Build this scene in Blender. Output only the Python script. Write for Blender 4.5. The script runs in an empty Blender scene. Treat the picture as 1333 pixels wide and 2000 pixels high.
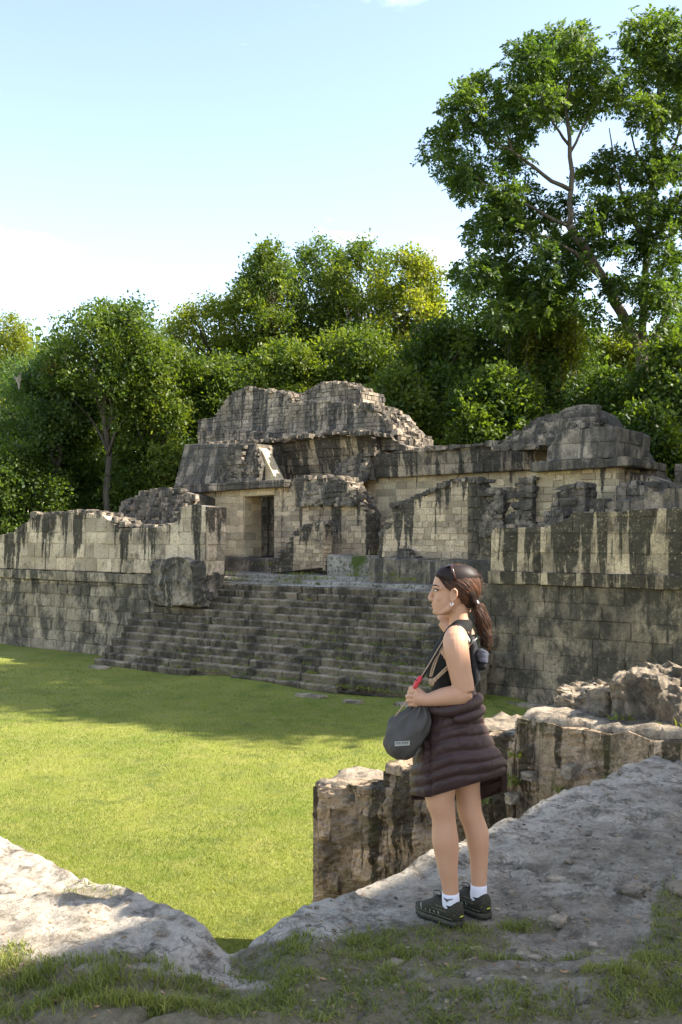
import bpy, math, random
import numpy as np
from mathutils import Vector, Matrix, noise as mnoise

# ------------------------------------------------------------------ camera, sky, sun, exposure
sc = bpy.context.scene
F = 1944.0            # focal length in photograph pixels (35 mm on a 36 mm tall frame)
HY = 1037.0           # horizon row
CX = 666.5
CZ = 4.39             # camera height above the plaza lawn
cam = bpy.data.cameras.new('camera')
cam.sensor_fit = 'VERTICAL'; cam.sensor_height = 36; cam.sensor_width = 24
cam.lens = 35.0; cam.shift_y = 37 / 2000.0
cam.clip_start = 0.05; cam.clip_end = 3000
camo = bpy.data.objects.new('camera', cam); sc.collection.objects.link(camo)
camo.location = (0, 0, CZ); camo.rotation_euler = (math.radians(90), 0, 0)
sc.camera = camo

SUN_EL = math.radians(41); SH = Vector((0.985, -0.08)).normalized()
world = bpy.data.worlds.new('World'); sc.world = world; world.use_nodes = True
wn = world.node_tree.nodes; wl = world.node_tree.links
wn.clear()
wout = wn.new('ShaderNodeOutputWorld'); wbg = wn.new('ShaderNodeBackground')
sky = wn.new('ShaderNodeTexSky'); sky.sky_type = 'NISHITA'; sky.sun_disc = False
sky.sun_elevation = SUN_EL; sky.sun_rotation = math.atan2(SH.x, SH.y)
sky.air_density = 1.0; sky.dust_density = 0.7; sky.ozone_density = 1.0; sky.altitude = 200
wbg.inputs['Strength'].default_value = 0.125
# thin clouds, part of the sky itself
wtc = wn.new('ShaderNodeTexCoord'); wmp = wn.new('ShaderNodeMapping'); wmp.inputs['Scale'].default_value = (2.2, 2.2, 6.5)
wmp.inputs['Location'].default_value = (1.1, 0.27, 1.335)
wno = wn.new('ShaderNodeTexNoise'); wno.inputs['Scale'].default_value = 1.7; wno.inputs['Detail'].default_value = 8; wno.inputs['Roughness'].default_value = 0.55
wrp = wn.new('ShaderNodeValToRGB'); wrp.color_ramp.elements[0].position = 0.60; wrp.color_ramp.elements[1].position = 0.80
wmx = wn.new('ShaderNodeMix'); wmx.data_type = 'RGBA'
wmx.inputs['B'].default_value = (7.0, 7.1, 7.2, 1)
wmul = wn.new('ShaderNodeMath'); wmul.operation = 'MULTIPLY'; wmul.inputs[1].default_value = 0.7
wl.new(wtc.outputs['Generated'], wmp.inputs['Vector']); wl.new(wmp.outputs['Vector'], wno.inputs['Vector'])
wl.new(wno.outputs['Fac'], wrp.inputs['Fac']); wl.new(wrp.outputs['Color'], wmul.inputs[0])
wl.new(wmul.outputs[0], wmx.inputs['Factor']); wtn = wn.new('ShaderNodeMix'); wtn.data_type = 'RGBA'; wtn.blend_type = 'MULTIPLY'; wtn.inputs['Factor'].default_value = 1.0; wtn.inputs['B'].default_value = (1.13, 0.985, 0.87, 1)
wl.new(sky.outputs['Color'], wtn.inputs['A']); wl.new(wtn.outputs['Result'], wmx.inputs['A'])
wl.new(wmx.outputs['Result'], wbg.inputs['Color']); wl.new(wbg.outputs['Background'], wout.inputs['Surface'])

sun = bpy.data.lights.new('sun', 'SUN'); sun.energy = 4.1; sun.angle = math.radians(0.55); sun.color = (1.0, 0.93, 0.82)
suno = bpy.data.objects.new('sun', sun); sc.collection.objects.link(suno)
sdir = Vector((SH.x * math.cos(SUN_EL), SH.y * math.cos(SUN_EL), math.sin(SUN_EL)))
suno.rotation_euler = (-sdir).to_track_quat('-Z', 'Y').to_euler(); suno.location = (20, 0, 30)
sc.view_settings.view_transform = 'Standard'; sc.view_settings.look = 'None'
sc.view_settings.exposure = 1.88; sc.view_settings.gamma = 1.0; sc.view_settings.use_curve_mapping = False
try:
    sc.cycles.max_bounces = 6; sc.cycles.transparent_max_bounces = 6
    sc.cycles.diffuse_bounces = 3
except Exception: pass

rng = np.random.default_rng(7); R = random.Random(11)
C = sc.collection

# ------------------------------------------------------------------ helpers
TU = np.array((0.807, -0.590)); TU = TU / np.linalg.norm(TU)      # along the facade, to the right
NI = np.array((0.590, 0.807)); NI = NI / np.linalg.norm(NI)       # into the facade
WLOC = {}                                                         # world origin of each object
def udz(u, d, z): return (u * TU[0] + d * NI[0], u * TU[1] + d * NI[1], z)
def ray(px): return ((px - CX) / F, 1.0)
def plane_uz(px, py, D, b=0.0, zref=0.0):
    r = ray(px); rn = r[0] * NI[0] + NI[1]; k = (HY - py) / F
    s = (D + b * (CZ - zref)) / (rn - b * k)
    return s * (r[0] * TU[0] + TU[1]), CZ + s * k
def at(px, py, s): return Vector(((px - CX) / F * s, s, CZ + (HY - py) / F * s))
def to_px(X, Y, Z): return CX + F * X / Y, HY - F * (Z - CZ) / Y

def empty(name, loc, label=None, cat=None, group=None, kind=None):
    o = bpy.data.objects.new(name, None); C.objects.link(o); o.location = loc
    o.empty_display_size = 0.2; WLOC[o] = Vector(loc); tag(o, label, cat, group, kind); return o
def tag(o, label=None, cat=None, group=None, kind=None):
    if label: o['label'] = label
    if cat: o['category'] = cat
    if group: o['group'] = group
    if kind: o['kind'] = kind
    return o
def mesh_np(name, V, Q, mat=None, attrs=None, smooth=False):
    V = np.asarray(V, dtype=np.float32); me = bpy.data.meshes.new(name)
    if isinstance(Q, np.ndarray):
        n = Q.shape[1]; me.vertices.add(len(V)); me.vertices.foreach_set('co', V.ravel())
        me.loops.add(Q.size); me.loops.foreach_set('vertex_index', Q.astype(np.int32).ravel())
        me.polygons.add(len(Q)); me.polygons.foreach_set('loop_start', np.arange(0, Q.size, n, dtype=np.int32))
        me.update(calc_edges=True)
    else:
        me.from_pydata([tuple(map(float, v)) for v in V], [], Q)
    if attrs:
        for k, a in attrs.items():
            at_ = me.attributes.new(k, 'FLOAT', 'POINT'); at_.data.foreach_set('value', np.asarray(a, dtype=np.float32))
    if smooth: me.polygons.foreach_set('use_smooth', np.ones(len(me.polygons), dtype=bool))
    if mat: me.materials.append(mat)
    return me
def obj(name, V, Q, mat, parent=None, attrs=None, smooth=False, origin=None):
    V = np.asarray(V, dtype=np.float64)
    if origin is None:
        origin = np.array([(V[:, 0].min() + V[:, 0].max()) / 2, (V[:, 1].min() + V[:, 1].max()) / 2, V[:, 2].min()])
    o = bpy.data.objects.new(name, mesh_np(name, V - np.asarray(origin), Q, mat, attrs, smooth)); C.objects.link(o)
    WLOC[o] = Vector(origin)
    if parent is not None:
        o.parent = parent; o.location = Vector(origin) - WLOC[parent]
    else: o.location = origin
    return o
class MB:
    def __init__(s): s.V = []; s.Q = []; s.A = {}
    def add(s, V, Q, **at_):
        b = len(s.V); s.V += [tuple(v) for v in V]; s.Q += [tuple(i + b for i in f) for f in Q]
        for k, a in at_.items():
            s.A.setdefault(k, []); s.A[k] += list(a) if hasattr(a, '__len__') else [a] * len(V)
    def build(s, name, mat, parent=None, smooth=False):
        return obj(name, np.array(s.V), s.Q, mat, parent, s.A if s.A else None, smooth)

def interp(prof, x):
    xs = [p[0] for p in prof]; ys = [p[1] for p in prof]
    return float(np.interp(x, xs, ys))
def fbm(p, oct=4, rough=0.5):
    a = 1; t = 0; q = Vector(p)
    for i in range(oct): t += a * mnoise.noise(q); q = q * 2.03; a *= rough
    return t

# ------------------------------------------------------------------ materials
class NT:
    def __init__(s, name):
        s.m = bpy.data.materials.new(name); s.m.use_nodes = True; s.n = s.m.node_tree.nodes; s.l = s.m.node_tree.links
        s.p = s.n['Principled BSDF']; s.p.inputs['Roughness'].default_value = 0.9
        s.p.inputs['Specular IOR Level'].default_value = 0.25
    def pos(s):
        g = s.n.new('ShaderNodeNewGeometry'); return g.outputs['Position']
    def mapping(s, v, scale=(1, 1, 1), rot=0.0, loc=(0, 0, 0)):
        m = s.n.new('ShaderNodeMapping'); m.inputs['Scale'].default_value = scale; m.inputs['Rotation'].default_value = (0, 0, rot)
        m.inputs['Location'].default_value = loc; s.l.new(v, m.inputs['Vector']); return m.outputs['Vector']
    def noise(s, v, scale, detail=6, rough=0.6, dist=0.0):
        t = s.n.new('ShaderNodeTexNoise'); t.inputs['Scale'].default_value = scale; t.inputs['Detail'].default_value = detail
        t.inputs['Roughness'].default_value = rough; t.inputs['Distortion'].default_value = dist
        s.l.new(v, t.inputs['Vector']); return t.outputs['Fac']
    def ramp(s, v, a, b, ca=(0, 0, 0, 1), cb=(1, 1, 1, 1)):
        r = s.n.new('ShaderNodeValToRGB'); r.color_ramp.elements[0].position = a; r.color_ramp.elements[1].position = b
        r.color_ramp.elements[0].color = ca; r.color_ramp.elements[1].color = cb; s.l.new(v, r.inputs['Fac']); return r.outputs['Color']
    def mix(s, f, a, b, mode='MIX'):
        m = s.n.new('ShaderNodeMix'); m.data_type = 'RGBA'; m.blend_type = mode
        for k, v in (('Factor', f), ('A', a), ('B', b)):
            if isinstance(v, (int, float)): m.inputs[k].default_value = v
            elif isinstance(v, tuple): m.inputs[k].default_value = v if len(v) == 4 else v + (1,)
            else: s.l.new(v, m.inputs[k])
        return m.outputs['Result']
    def math(s, op, a, b=0.0, clamp=False):
        m = s.n.new('ShaderNodeMath'); m.operation = op; m.use_clamp = clamp
        for i, v in enumerate((a, b)):
            if isinstance(v, (int, float)): m.inputs[i].default_value = v
            else: s.l.new(v, m.inputs[i])
        return m.outputs[0]
    def attr(s, name, kind='GEOMETRY'):
        a = s.n.new('ShaderNodeAttribute'); a.attribute_name = name; a.attribute_type = kind; return a.outputs['Fac']
    def bump(s, h, strength=0.5, dist=0.02):
        b = s.n.new('ShaderNodeBump'); b.inputs['Strength'].default_value = strength; b.inputs['Distance'].default_value = dist
        s.l.new(h, b.inputs['Height']); s.l.new(b.outputs['Normal'], s.p.inputs['Normal'])
    def col(s, c):
        if isinstance(c, tuple): s.p.inputs['Base Color'].default_value = c if len(c) == 4 else c + (1,)
        else: s.l.new(c, s.p.inputs['Base Color'])
ROTU = -math.atan2(TU[1], TU[0])
def stone_mat(name, light=(0.60, 0.50, 0.37), mid=(0.36, 0.32, 0.26), dark=(0.035, 0.032, 0.026), streak=0.5, slen=0.45, lichen=0.5, off=0.0, moss=0.0, fs=1.0):
    light = tuple(min(0.9, a * b) for a, b in zip(light, (1.22, 1.15, 1.10))); mid = tuple(a * b for a, b in zip(mid, (1.12, 1.05, 0.98)))
    t = NT(name); p = t.pos(); q = t.mapping(p, rot=ROTU, loc=(off, off * 0.7, 0))
    base = t.mix(t.ramp(t.noise(q, 0.9 * fs, 8, 0.65), 0.38, 0.62), mid, light)
    rnd = t.attr('rnd')
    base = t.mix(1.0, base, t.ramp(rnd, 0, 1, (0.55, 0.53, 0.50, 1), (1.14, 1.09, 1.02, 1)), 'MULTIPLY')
    sp = t.noise(q, 22 * fs, 6, 0.75)
    base = t.mix(t.ramp(sp, 0.42, 0.66), base, t.mix(0.7, base, (0.20, 0.17, 0.13)))
    # dark lichen running down from the wall tops
    st = t.noise(t.mapping(q, scale=(1.5, 0.5, 0.10)), 1.6 * fs, 5, 0.62)
    st = t.math('ADD', t.math('MULTIPLY', t.math('SUBTRACT', st, 0.5), 2.6), 0.5)
    hd = t.attr('hd')
    v = t.math('SUBTRACT', t.math('ADD', st, streak - 0.5), t.math('MULTIPLY', hd, 0.11 / slen))
    v = t.math('ADD', v, t.math('MULTIPLY', t.math('SUBTRACT', t.noise(q, 5 * fs, 6, 0.7), 0.5), 0.32))
    m1 = t.ramp(v, 0.43, 0.54)
    pa = t.noise(t.mapping(q, scale=(1, 1, 0.6)), 1.7 * fs, 10, 0.72, 0.3)
    m2 = t.ramp(pa, 0.64 - 0.28 * lichen, 0.72 - 0.22 * lichen)
    m = t.math('MAXIMUM', m1, t.math('MULTIPLY', m2, min(1.0, 0.55 + 0.5 * lichen)))
    spk = t.math('MULTIPLY', t.ramp(t.noise(q, 12 * fs, 8, 0.8), 0.53, 0.60), t.ramp(t.noise(q, 0.8 * fs, 4, 0.6), 0.40 - 0.12 * lichen, 0.62 - 0.2 * lichen))
    m = t.math('MAXIMUM', m, t.math('MULTIPLY', spk, 0.35 + 0.6 * lichen))
    grain = t.noise(q, 9 * fs, 8, 0.8)
    m = t.math('MULTIPLY', m, t.ramp(grain, 0.28, 0.46))
    dk = t.mix(t.ramp(t.noise(q, 3.1, 5, 0.6), 0.4, 0.65), dark, tuple(c * 1.8 + 0.004 for c in dark))
    c = t.mix(t.math('MULTIPLY', m, 0.93), base, dk)
    # pale flecks where the crust has come off
    c = t.mix(t.math('MULTIPLY', t.ramp(t.noise(q, 14 * fs, 4, 0.6), 0.66, 0.72), 0.55), c, light)
    if moss > 0:
        mm = t.ramp(t.noise(q, 2.3, 6, 0.7), 0.62 - 0.2 * moss, 0.72 - 0.1 * moss)
        c = t.mix(t.math('MULTIPLY', mm, 0.75 * min(1, moss * 1.6)), c, t.mix(t.noise(q, 6, 3), (0.10, 0.075, 0.02), (0.05, 0.075, 0.015)))
    t.col(c)
    h = t.math('ADD', t.math('MULTIPLY', t.noise(q, 7 * fs, 8, 0.7), 0.7), t.math('MULTIPLY', t.noise(q, 32 * fs, 5, 0.7), 0.35))
    t.bump(h, 0.9, 0.05)
    return t.m
def plain(name, col, rough=0.8, noise_amt=0.25, scale=20, bump=0.0, spec=0.25, bd=0.004, sub=0.0):
    t = NT(name); p = t.pos(); n = t.noise(p, scale, 5, 0.6)
    d = tuple(c * (1 - noise_amt) for c in col); l = tuple(min(1, c * (1 + noise_amt)) for c in col)
    t.col(t.mix(t.ramp(n, 0.3, 0.7), d, l)); t.p.inputs['Roughness'].default_value = rough
    t.p.inputs['Specular IOR Level'].default_value = spec
    if bump: t.bump(n, bump, bd)
    if sub:
        t.p.inputs['Subsurface Weight'].default_value = sub; t.p.inputs['Subsurface Radius'].default_value = (0.012, 0.005, 0.003)
        t.p.inputs['Subsurface Scale'].default_value = 1.0
    return t.m
def leaf_mat(name, dark, light, trans=0.45, tcol=None):
    t = NT(name); a = t.attr('tint'); oi = t.n.new('ShaderNodeObjectInfo')
    c = t.mix(t.math('MULTIPLY', a, 1.0, True), dark, light)
    c = t.mix(t.ramp(oi.outputs['Random'], 0, 1, (0, 0, 0, 1), (0.35, 0.35, 0.35, 1)), c, t.mix(0.5, c, (0.09, 0.14, 0.02)))
    t.col(c); t.p.inputs['Roughness'].default_value = 0.5; t.p.inputs['Specular IOR Level'].default_value = 0.35
    tr = t.n.new('ShaderNodeBsdfTranslucent'); ms = t.n.new('ShaderNodeMixShader'); ms.inputs[0].default_value = trans
    tc = t.mix(1.0, c, tcol or (1.9, 1.9, 0.55), 'MULTIPLY'); t.l.new(tc, tr.inputs['Color'])
    t.l.new(t.p.outputs[0], ms.inputs[1]); t.l.new(tr.outputs[0], ms.inputs[2])
    t.l.new(ms.outputs[0], t.n['Material Output'].inputs['Surface']); return t.m

M = {}
M['lwall'] = stone_mat('limestone_left', (0.76, 0.65, 0.51), (0.50, 0.42, 0.32), dark=(0.022, 0.020, 0.016), streak=0.56, slen=0.75, lichen=0.40, off=3)
M['lwall_low'] = stone_mat('limestone_left_low', (0.52, 0.46, 0.36), (0.30, 0.27, 0.21), streak=0.30, slen=0.5, lichen=0.70, off=5)
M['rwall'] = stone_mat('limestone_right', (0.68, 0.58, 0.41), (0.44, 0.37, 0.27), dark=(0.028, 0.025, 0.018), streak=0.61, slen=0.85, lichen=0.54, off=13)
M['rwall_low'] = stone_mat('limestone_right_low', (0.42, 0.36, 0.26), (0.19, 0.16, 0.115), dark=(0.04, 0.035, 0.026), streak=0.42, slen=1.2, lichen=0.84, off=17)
M['cream'] = stone_mat('cream_masonry', (0.80, 0.67, 0.47), (0.64, 0.53, 0.37), streak=0.30, slen=0.30, lichen=0.10, off=23)
M['cream_dark'] = stone_mat('cream_weathered', (0.70, 0.59, 0.43), (0.45, 0.38, 0.29), streak=0.56, slen=0.5, lichen=0.32, off=29)
M['roof'] = stone_mat('roof_stone', (0.42, 0.37, 0.30), (0.20, 0.18, 0.15), dark=(0.045, 0.041, 0.034), streak=0.50, slen=1.5, lichen=0.74, off=31)
M['comb'] = stone_mat('comb_stone', (0.50, 0.45, 0.37), (0.27, 0.24, 0.20), dark=(0.05, 0.046, 0.04), streak=0.48, slen=0.9, lichen=0.58, off=37)
M['vault'] = stone_mat('vault_stone', (0.56, 0.48, 0.36), (0.26, 0.23, 0.18), dark=(0.03, 0.027, 0.022), streak=0.62, slen=1.2, lichen=0.60, off=41)
M['stairs'] = stone_mat('stair_stone', (0.36, 0.315, 0.235), (0.155, 0.13, 0.094), dark=(0.027, 0.023, 0.016), streak=0.30, slen=2, lichen=0.72, off=43, moss=0.22)
M['rubble'] = stone_mat('rubble_stone', (0.44, 0.39, 0.32), (0.20, 0.18, 0.15), dark=(0.04, 0.037, 0.031), streak=0.44, slen=1.5, lichen=0.74, off=47)
M['near'] = stone_mat('near_ruin_stone', (0.62, 0.49, 0.36), (0.36, 0.28, 0.19), dark=(0.035, 0.027, 0.015), streak=0.52, slen=0.45, lichen=0.54, off=53, moss=0.45, fs=2.0)
M['near_top'] = stone_mat('near_top_stone', (0.50, 0.44, 0.35), (0.27, 0.235, 0.18), dark=(0.05, 0.044, 0.034), streak=0.2, slen=1, lichen=0.60, off=59, fs=2.0)

# ------------------------------------------------------------------ masonry
def stone_verts(u0, u1, zb0, zb1, zt0, zt1, dfront, dback, D0, batter, zref, jit=0.012, bev=0.025):
    """A dressed stone in facade coordinates: bevelled, uneven front."""
    j = lambda a: R.uniform(-a, a)
    b = min(bev, 0.3 * (u1 - u0), 0.3 * max(0.02, min(zt0 - zb0, zt1 - zb1)))
    cs = [(u0, zb0), (u1, zb1), (u1, zt1), (u0, zt0)]
    cs = [(u + j(jit), z + j(jit)) for u, z in cs]
    cu = sum(c[0] for c in cs) / 4; cz = sum(c[1] for c in cs) / 4
    V = []; tl = [j(jit * 1.3) for _ in range(4)]
    for k, (u, z) in enumerate(cs): V.append((u, dback, z))
    for k, (u, z) in enumerate(cs): V.append((u, dfront + b * 0.9 + tl[k], z))
    for k, (u, z) in enumerate(cs):
        V.append((u + math.copysign(b, cu - u), dfront + tl[k], z + math.copysign(b, cz - z)))
    V = [udz(u, d + batter * (z - zref), z) for u, d, z in V]
    Q = [(8, 9, 10, 11)]
    for k in range(4):
        n = (k + 1) % 4
        Q.append((4 + k, 4 + n, 8 + n, 8 + k)); Q.append((k, n, 4 + n, 4 + k))
    return V, Q
def masonry(parent, top, bot, D, course=0.4, lens=(0.35, 0.8), mat=None, thick=1.0, batter=0.0, proud=0.035, gap=0.008,
            single=True, name='stone', core='wall_core', jit=0.012, rough_top=0.05, uniform=True, bev=0.025, coremat=None, rocky=False, ends=True):
    zref = bot if isinstance(bot, (int, float)) else CZ + (HY - bot[0][1]) / F * D
    T = sorted([plane_uz(x, y, D, batter, zref) for x, y in top])
    if isinstance(bot, (int, float)): B = [(T[0][0], bot), (T[-1][0], bot)]
    else: B = sorted([plane_uz(x, y, D, batter, zref) for x, y in bot])
    ua, ub = T[0][0], T[-1][0]
    # core
    n = max(2, int((ub - ua) / 0.16)); us = np.linspace(ua, ub, n + 1)
    mb = MB(); V = []; hd = []
    zt = [interp(T, u) - 0.02 + R.uniform(-rough_top, rough_top * 0.4) for u in us]; zb = [interp(B, u) for u in us]
    for u, t_, b_ in zip(us, zt, zb):
        t_ = max(t_, b_ + 0.01)
        for f in (0, 0.25, 0.5, 0.75, 1):
            z = b_ + (t_ - b_) * f; V.append(udz(u, D + batter * (z - zref), z)); hd.append(interp(T, u) - z)
        tb = t_ - R.uniform(0, rough_top)
        V.append(udz(u, D + thick + batter * (t_ - zref), tb)); hd.append(0)
        V.append(udz(u, D + thick, b_)); hd.append(t_ - b_)
    Q = []
    for i in range(n):
        a = i * 7; c = a + 7
        for k in range(6): Q.append((a + k, c + k, c + k + 1, a + k + 1))
        Q.append((a + 6, c + 6, c, a))
    Q.append(tuple(range(7))[::-1]); Q.append(tuple(range(n * 7, n * 7 + 7)))
    mb.add(V, Q, hd=hd, rnd=[R.uniform(0.2, 0.6) for _ in V])
    co = mb.build(core, coremat or mat, parent)
    # stones
    jb = MB(); z = min(b for _, b in B); zmax = max(t for _, t in T); cnt = 0; row = 0
    while z < zmax:
        ch = course * R.uniform(0.88, 1.12) if uniform else course * R.uniform(0.7, 1.35)
        u = ua - R.uniform(0, lens[1]) if row % 2 else ua - R.uniform(0, lens[0])
        while u < ub:
            L = R.uniform(*lens); a = max(u, ua); b = min(u + L, ub); u += L
            if b - a < lens[0] * 0.3: continue
            t0, t1 = min(z + ch, interp(T, a)), min(z + ch, interp(T, b)); b0, b1 = max(z, interp(B, a)), max(z, interp(B, b))
            if t0 - b0 < ch * 0.22 or t1 - b1 < ch * 0.22:
                if max(t0 - b0, t1 - b1) < ch * 0.3: continue
                t0 = max(t0, b0 + 0.03); t1 = max(t1, b1 + 0.03)
            g = gap; pr = proud * R.uniform(0.3, 1.3)
            V, Q = stone_verts(a + g, b - g, b0 + g, b1 + g, t0 - g, t1 - g, D - pr, D + 0.08, D, batter, zref, jit, bev)
            hdv = []
            for v in V:
                uu = v[0] * TU[0] + v[1] * TU[1]; hdv.append(max(0, interp(T, uu) - v[2]))
            r_ = R.random()
            if rocky:
                wd_ = 0.34; cc_ = udz((a + b) / 2, D + wd_ / 2 - pr, (b0 + b1 + t0 + t1) / 4)
                V, Q = rough_rock(cc_, (b - a + 0.01, wd_, (t0 + t1 - b0 - b1) / 2 + 0.02), math.atan2(TU[1], TU[0]), R.uniform(0, 99), 0.035, 10, 1.2)
                V = [(x - 0.5 * f_, y - f_, z + 0.4 * f_) for x, y, z in V for f_ in (0.045 * fbm((x * 5, y * 5, z * 6), 5, 0.68),)]
                hdv = [max(0, interp(T, v[0] * TU[0] + v[1] * TU[1]) - v[2]) for v in V]
            if single:
                obj(name, np.array(V), Q, mat, parent, dict(hd=hdv, rnd=[r_] * len(V))); cnt += 1
            else: jb.add(V, Q, hd=hdv, rnd=r_)
        if ends:
            te, be = interp(T, ub), interp(B, ub); dd_ = D + 0.02
            if te - max(z, be) > ch * 0.3:
                while dd_ < D + min(thick, 2.2) - 0.1:
                    w_ = min(R.uniform(*lens), D + min(thick, 2.2) - dd_); zz0, zz1 = max(z, be) + gap, min(z + ch, te) - gap; pr = proud * R.uniform(0.3, 1.3) + 0.004; b_ = min(bev, 0.3 * w_, 0.3 * (zz1 - zz0))
                    V = [(ub - 0.05, dd_ + gap, zz0), (ub - 0.05, dd_ + w_ - gap, zz0), (ub - 0.05, dd_ + w_ - gap, zz1), (ub - 0.05, dd_ + gap, zz1)]
                    V += [(ub + pr - b_, d, z_) for _, d, z_ in V[:4]]
                    V += [(ub + pr + R.uniform(-jit, jit), d + sgn_d * b_, z_ + sgn_z * b_) for (_, d, z_), sgn_d, sgn_z in zip(V[:4], (1, -1, -1, 1), (1, 1, -1, -1))]
                    V = [udz(u_, d_ + batter * (z_ - zref), z_) for u_, d_, z_ in V]
                    Q = [(8, 9, 10, 11)] + [q_ for k in range(4) for q_ in ((4 + k, 4 + (k + 1) % 4, 8 + (k + 1) % 4, 8 + k), (k, (k + 1) % 4, 4 + (k + 1) % 4, 4 + k))]
                    hv_ = [max(0, te - v[2]) for v in V]; r_ = R.random(); dd_ += w_
                    if single: obj(name, np.array(V), Q, mat, parent, dict(hd=hv_, rnd=[r_] * 12))
                    else: jb.add(V, Q, hd=hv_, rnd=r_)
        z += ch; row += 1
    if jb.V:
        o = jb.build('stone_courses', mat, parent); o['kind'] = 'stuff'
    return T

def rough_rock(c, size, rotz=0, seed=0, amp=0.25, n=5, freq=1.6):
    """angular weathered block: subdivided box, displaced"""
    V = []; idx = {}; Q = []
    def vid(i, j, k):
        key = (i, j, k)
        if key not in idx:
            p = Vector((i / n * 2 - 1, j / n * 2 - 1, k / n * 2 - 1)); q = p.copy()
            s_ = p.length / max(abs(p.x), abs(p.y), abs(p.z)); q = p * (1 - 0.14 * (s_ - 1))
            off = Vector((mnoise.noise(p * freq + Vector((seed, 0, 0))), mnoise.noise(p * freq + Vector((0, seed, 9))), mnoise.noise(p * freq + Vector((5, 0, seed)))))
            off2 = Vector((mnoise.noise(p * freq * 3 + Vector((seed, 3, 0))), mnoise.noise(p * freq * 3 + Vector((0, seed, 1))), mnoise.noise(p * freq * 3 + Vector((7, 0, seed)))))
            q = q + off * amp + off2 * amp * 0.45
            x, y, z = q.x * size[0] / 2, q.y * size[1] / 2, q.z * size[2] / 2
            idx[key] = len(V); V.append((c[0] + x * math.cos(rotz) - y * math.sin(rotz), c[1] + x * math.sin(rotz) + y * math.cos(rotz), c[2] + z))
        return idx[key]
    for a in range(n):
        for b in range(n):
            Q.append((vid(a, b, 0), vid(a, b + 1, 0), vid(a + 1, b + 1, 0), vid(a + 1, b, 0)))
            Q.append((vid(a, b, n), vid(a + 1, b, n), vid(a + 1, b + 1, n), vid(a, b + 1, n)))
            Q.append((vid(a, 0, b), vid(a + 1, 0, b), vid(a + 1, 0, b + 1), vid(a, 0, b + 1)))
            Q.append((vid(a, n, b), vid(a, n, b + 1), vid(a + 1, n, b + 1), vid(a + 1, n, b)))
            Q.append((vid(0, a, b), vid(0, a, b + 1), vid(0, a + 1, b + 1), vid(0, a + 1, b)))
            Q.append((vid(n, a, b), vid(n, a + 1, b), vid(n, a + 1, b + 1), vid(n, a, b + 1)))
    return V, Q
def rubble_line(parent, top, D, depth, count, size, mat, name='rubble', zoff=0.0, batter=0.0, zref=0):
    """loose small stones lying along a broken wall top, one joined part"""
    T = sorted([plane_uz(x, y, D, batter, zref) for x, y in top]); mb = MB()
    for i in range(count):
        u = R.uniform(T[0][0], T[-1][0]); dd = D + R.uniform(-0.02, depth); z = interp(T, u) + zoff
        s_ = size * R.uniform(0.5, 1.35)
        V, Q = rough_rock(udz(u, dd, z), (s_ * R.uniform(0.9, 1.6), s_, s_ * R.uniform(0.5, 0.9)), R.uniform(0, 3), R.uniform(0, 99), 0.25, 2)
        mb.add(V, Q, hd=R.uniform(0, 0.6), rnd=R.random())
    o = mb.build(name, mat, parent); o['kind'] = 'stuff'; return o
def heap(parent, polytop, D, depth, base_z, size, mat, count, name='rubble'):
    """rubble slope under a pixel outline: stones stacked from base up to the outline on the front, core behind"""
    T = sorted([plane_uz(x, y, D) for x, y in polytop]); mb = MB()
    n = 24; us = np.linspace(T[0][0], T[-1][0], n + 1); V = []; Q = []
    for u in us:
        t_ = max(interp(T, u) - size * 0.3, base_z + 0.02)
        V += [udz(u, D - depth * 0.25, base_z), udz(u, D, base_z + (t_ - base_z) * 0.6), udz(u, D + depth * 0.3, t_), udz(u, D + depth, t_ - 0.1), udz(u, D + depth, base_z)]
    for i in range(n):
        a = i * 5; c = a + 5
        for k in range(4): Q.append((a + k, c + k, c + k + 1, a + k + 1))
        Q.append((a + 4, c + 4, c, a))
    Q.append((4, 3, 2, 1, 0)); Q.append(tuple(n * 5 + k for k in range(5)))
    mb.add(V, Q, hd=1.0, rnd=0.3)
    for i in range(count):
        u = R.uniform(T[0][0], T[-1][0]); t_ = interp(T, u); f = R.random(); z = base_z + (t_ - base_z) * f
        if t_ - base_z < 0.05: continue
        dd = D + (-0.25 * depth * (1 - f / 0.6) if f < 0.6 else depth * 0.3 * (f - 0.6) / 0.4); s_ = size * R.uniform(0.55, 1.3)
        V, Q = rough_rock(udz(u, dd, z - s_ * 0.2), (s_ * 1.5, s_, s_ * 0.6), ROTU * -1 + R.uniform(-0.3, 0.3), R.uniform(0, 99), 0.22, 2)
        mb.add(V, Q, hd=R.uniform(0, 1.2), rnd=R.random())
    o = mb.build(name, mat, parent); o['kind'] = 'stuff'; return o
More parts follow.
